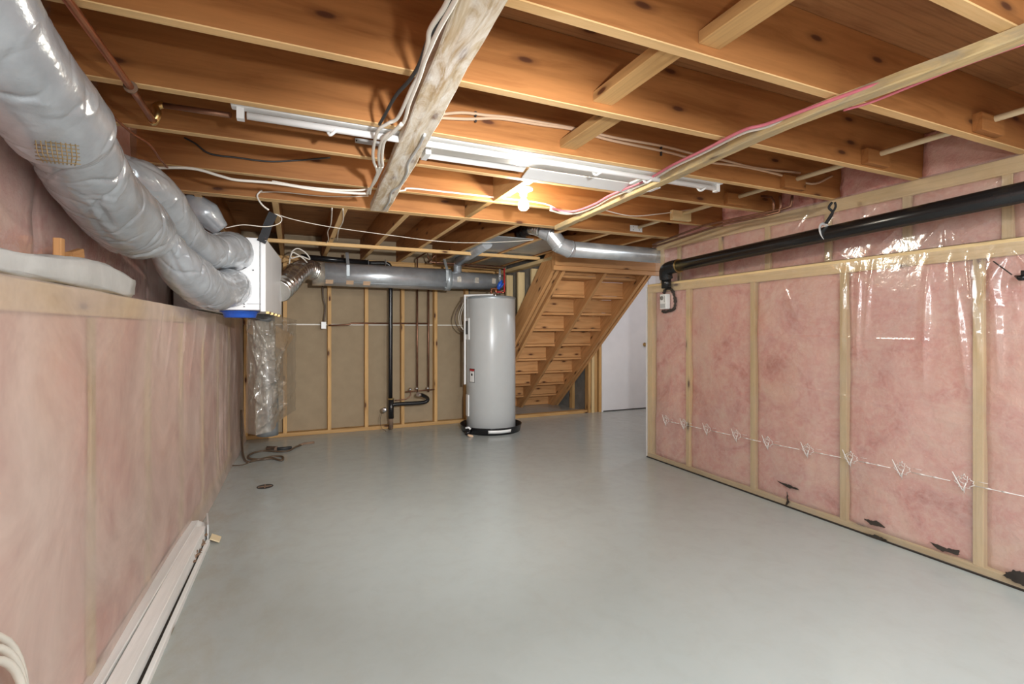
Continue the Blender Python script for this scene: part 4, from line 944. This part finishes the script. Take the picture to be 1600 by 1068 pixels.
# ---- left side items
t = thing('wrapped_insulation', 'long film-wrapped insulation slab lying on left wall ledge', 'insulation', (-.6, 1.6, 1.24))
def slab():
    mb = MB(); n = 60; k = 20; y0, y1 = -1.0, 2.23; V = []
    for i in range(n):
        f_ = i/(n-1); y = y0+(y1-y0)*f_; top = 1.305+.03*math.sin(f_*9)-.02*f_+.012*math.sin(f_*23); bot = 1.243
        top += .022*max(0, (f_-.85)/.15)
        for j in range(k):
            a = 2*math.pi*j/k; ca, sa = math.cos(a), math.sin(a); e = .35
            X = math.copysign(abs(ca)**e, ca)*.055; Z = math.copysign(abs(sa)**e, sa)*.5
            V.append((-.585+X+.004*math.sin(f_*31+j), y, (top+bot)/2+Z*(top-bot)+.003*math.sin(f_*47+j*2)))
    mb.add(V, [(i*k+j, i*k+(j+1) % k, (i+1)*k+(j+1) % k, (i+1)*k+j) for i in range(n-1) for j in range(k)], True)
    mb.f += [tuple(range(k)), tuple(range((n-1)*k, n*k))]; mb.sm += [False]*2; return mb
part('slab', slab(), 'wrap', t)
t = thing('scrap_block', 'two small brown wood scraps behind the wrapped insulation', 'wood scrap', (-.64, 1.8, 1.3))
q = at(92, 384, 'X', -.63); board('scrap', q+Vector((0, 0, -.06)), q+Vector((0, 0, .022)), .028, .02, 'stair', t, (1, 0, 0))
q = at(116, 398, 'X', -.63); board('scrap', q+Vector((0, -.04, -.012)), q+Vector((0, .05, .012)), .02, .03, 'stair', t, (0, 0, 1))
# white boards at the foot of the wall
t = thing('white_baseboard_pair', 'two white painted boards laid along foot of left wall', 'board', (-.5, 2, 0))
board('white_board', (-.640, -1.2, .042), (-.497, 3.18, .042), .054, .078, 'whitewood', t)
board('white_board', (-.540, -1.2, .040), (-.452, 3.08, .040), .056, .078, 'whitewood', t)
board('edge_strip', (-.470, -1.2, .012), (-.406, 3.02, .012), .018, .028, 'whitewood', t)
part('shadow_gap', MB().tube([(-.496, -1.2, .006), (-.420, 3.02, .006)], 0, rect=(.016, .01)), 'dark', t)
t = thing('broken_trim_end', 'broken crumbling end of white trim on the floor', 'rubble', (-.42, 3.05, 0))
r = random.Random(7)
part('splinter', MB().box((-.452, 3.10, .06), (.05, .16, .012), Matrix.Rotation(.5, 3, 'Y')), 'whitewood', t, label='white splinter')
part('flap', MB().box((-.425, 3.14, .05), (.008, .2, .09), Matrix.Rotation(.15, 3, 'Z')), 'wrap', t, label='torn white flap')
mb = MB()
for _ in range(26): mb.box((-.44+r.uniform(-.02, .03), 2.95+r.uniform(-.2, .16), r.uniform(.006, .05)), (r.uniform(.008, .022), r.uniform(.01, .04), r.uniform(.006, .014)), Matrix.Rotation(r.uniform(0, 3), 3, 'Z'))
part('crumbs', mb, 'rust', t, kind='stuff', label='brown crumbling chips')
part('tag', MB().box((-.375, 3.04, .02), (.05, .07, .006), Matrix.Rotation(.5, 3, 'Y')), 'pole', t, label='beige flake')

# hose coil at the bottom left
t = thing('cable_coil', 'coil of white cable at the bottom left by left wall', 'cable', (-.5, 1.2, .3))
for k in range(3):
    c = Vector((-.525+.008*k, 1.13, .31)); rr_ = .267-.022*k
    pts = [c+Vector((.0, math.cos(a)*rr_, math.sin(a)*rr_)) for a in [i/40*2*math.pi for i in range(41)]]
    part('loop', MB().tube(pts, .0075, 10), 'cable', t)

# hose and wand on the floor
t = thing('drain_hose', 'brown drain hose looping on the floor in back left corner', 'hose', (-.2, 5, 0))
def G(px, py, z=.008): return at(px, py, 'Z', z)
part('hose', MB().tube([at(377, 640, 'X', -.45), at(378, 690, 'X', -.44), G(380, 712), G(386, 721), G(400, 719), G(425, 716), G(440, 719), G(441, 713), G(425, 713), G(405, 717, .02), G(388, 715, .02), G(394, 708), G(412, 704), G(432, 705), G(450, 704), G(462, 698), G(470, 695)], .009, 10, res=6), 'hosebrown', t)
part('nozzle', MB().tube([G(468, 695), G(474, 693), G(491, 691)], .012, 10), 'rust', t, label='brown metal nozzle')
part('sleeve', MB().tube([G(417, 700, .012), G(432, 700, .012), G(432, 701, .012)], .020, 10), 'rust', t)
part('sleeve', MB().tube([G(433, 701, .014), G(456, 699, .014)], .015, 10), 'ink', t, label='black sleeve')
part('loose_end', MB().tube([G(362, 727), G(378, 726), G(392, 721)], .004, 8, res=4), 'hosebrown', t)
t = thing('floor_drain', 'small dark round drain hole in the floor near left wall', 'drain', G(414, 760, 0))
q = G(414, 760, 0)
part('drain_ring', MB().lathe([(.052, .0005), (.055, .003), (.048, .004), (.045, .001), (0, .001)], q, seg=28), 'tear', t)
part('grate', MB().span((q.x-.045, q.y-.004, .001), (q.x+.045, q.y+.004, .0045)).span((q.x-.004, q.y-.045, .001), (q.x+.004, q.y+.045, .0045)), 'rust', t)
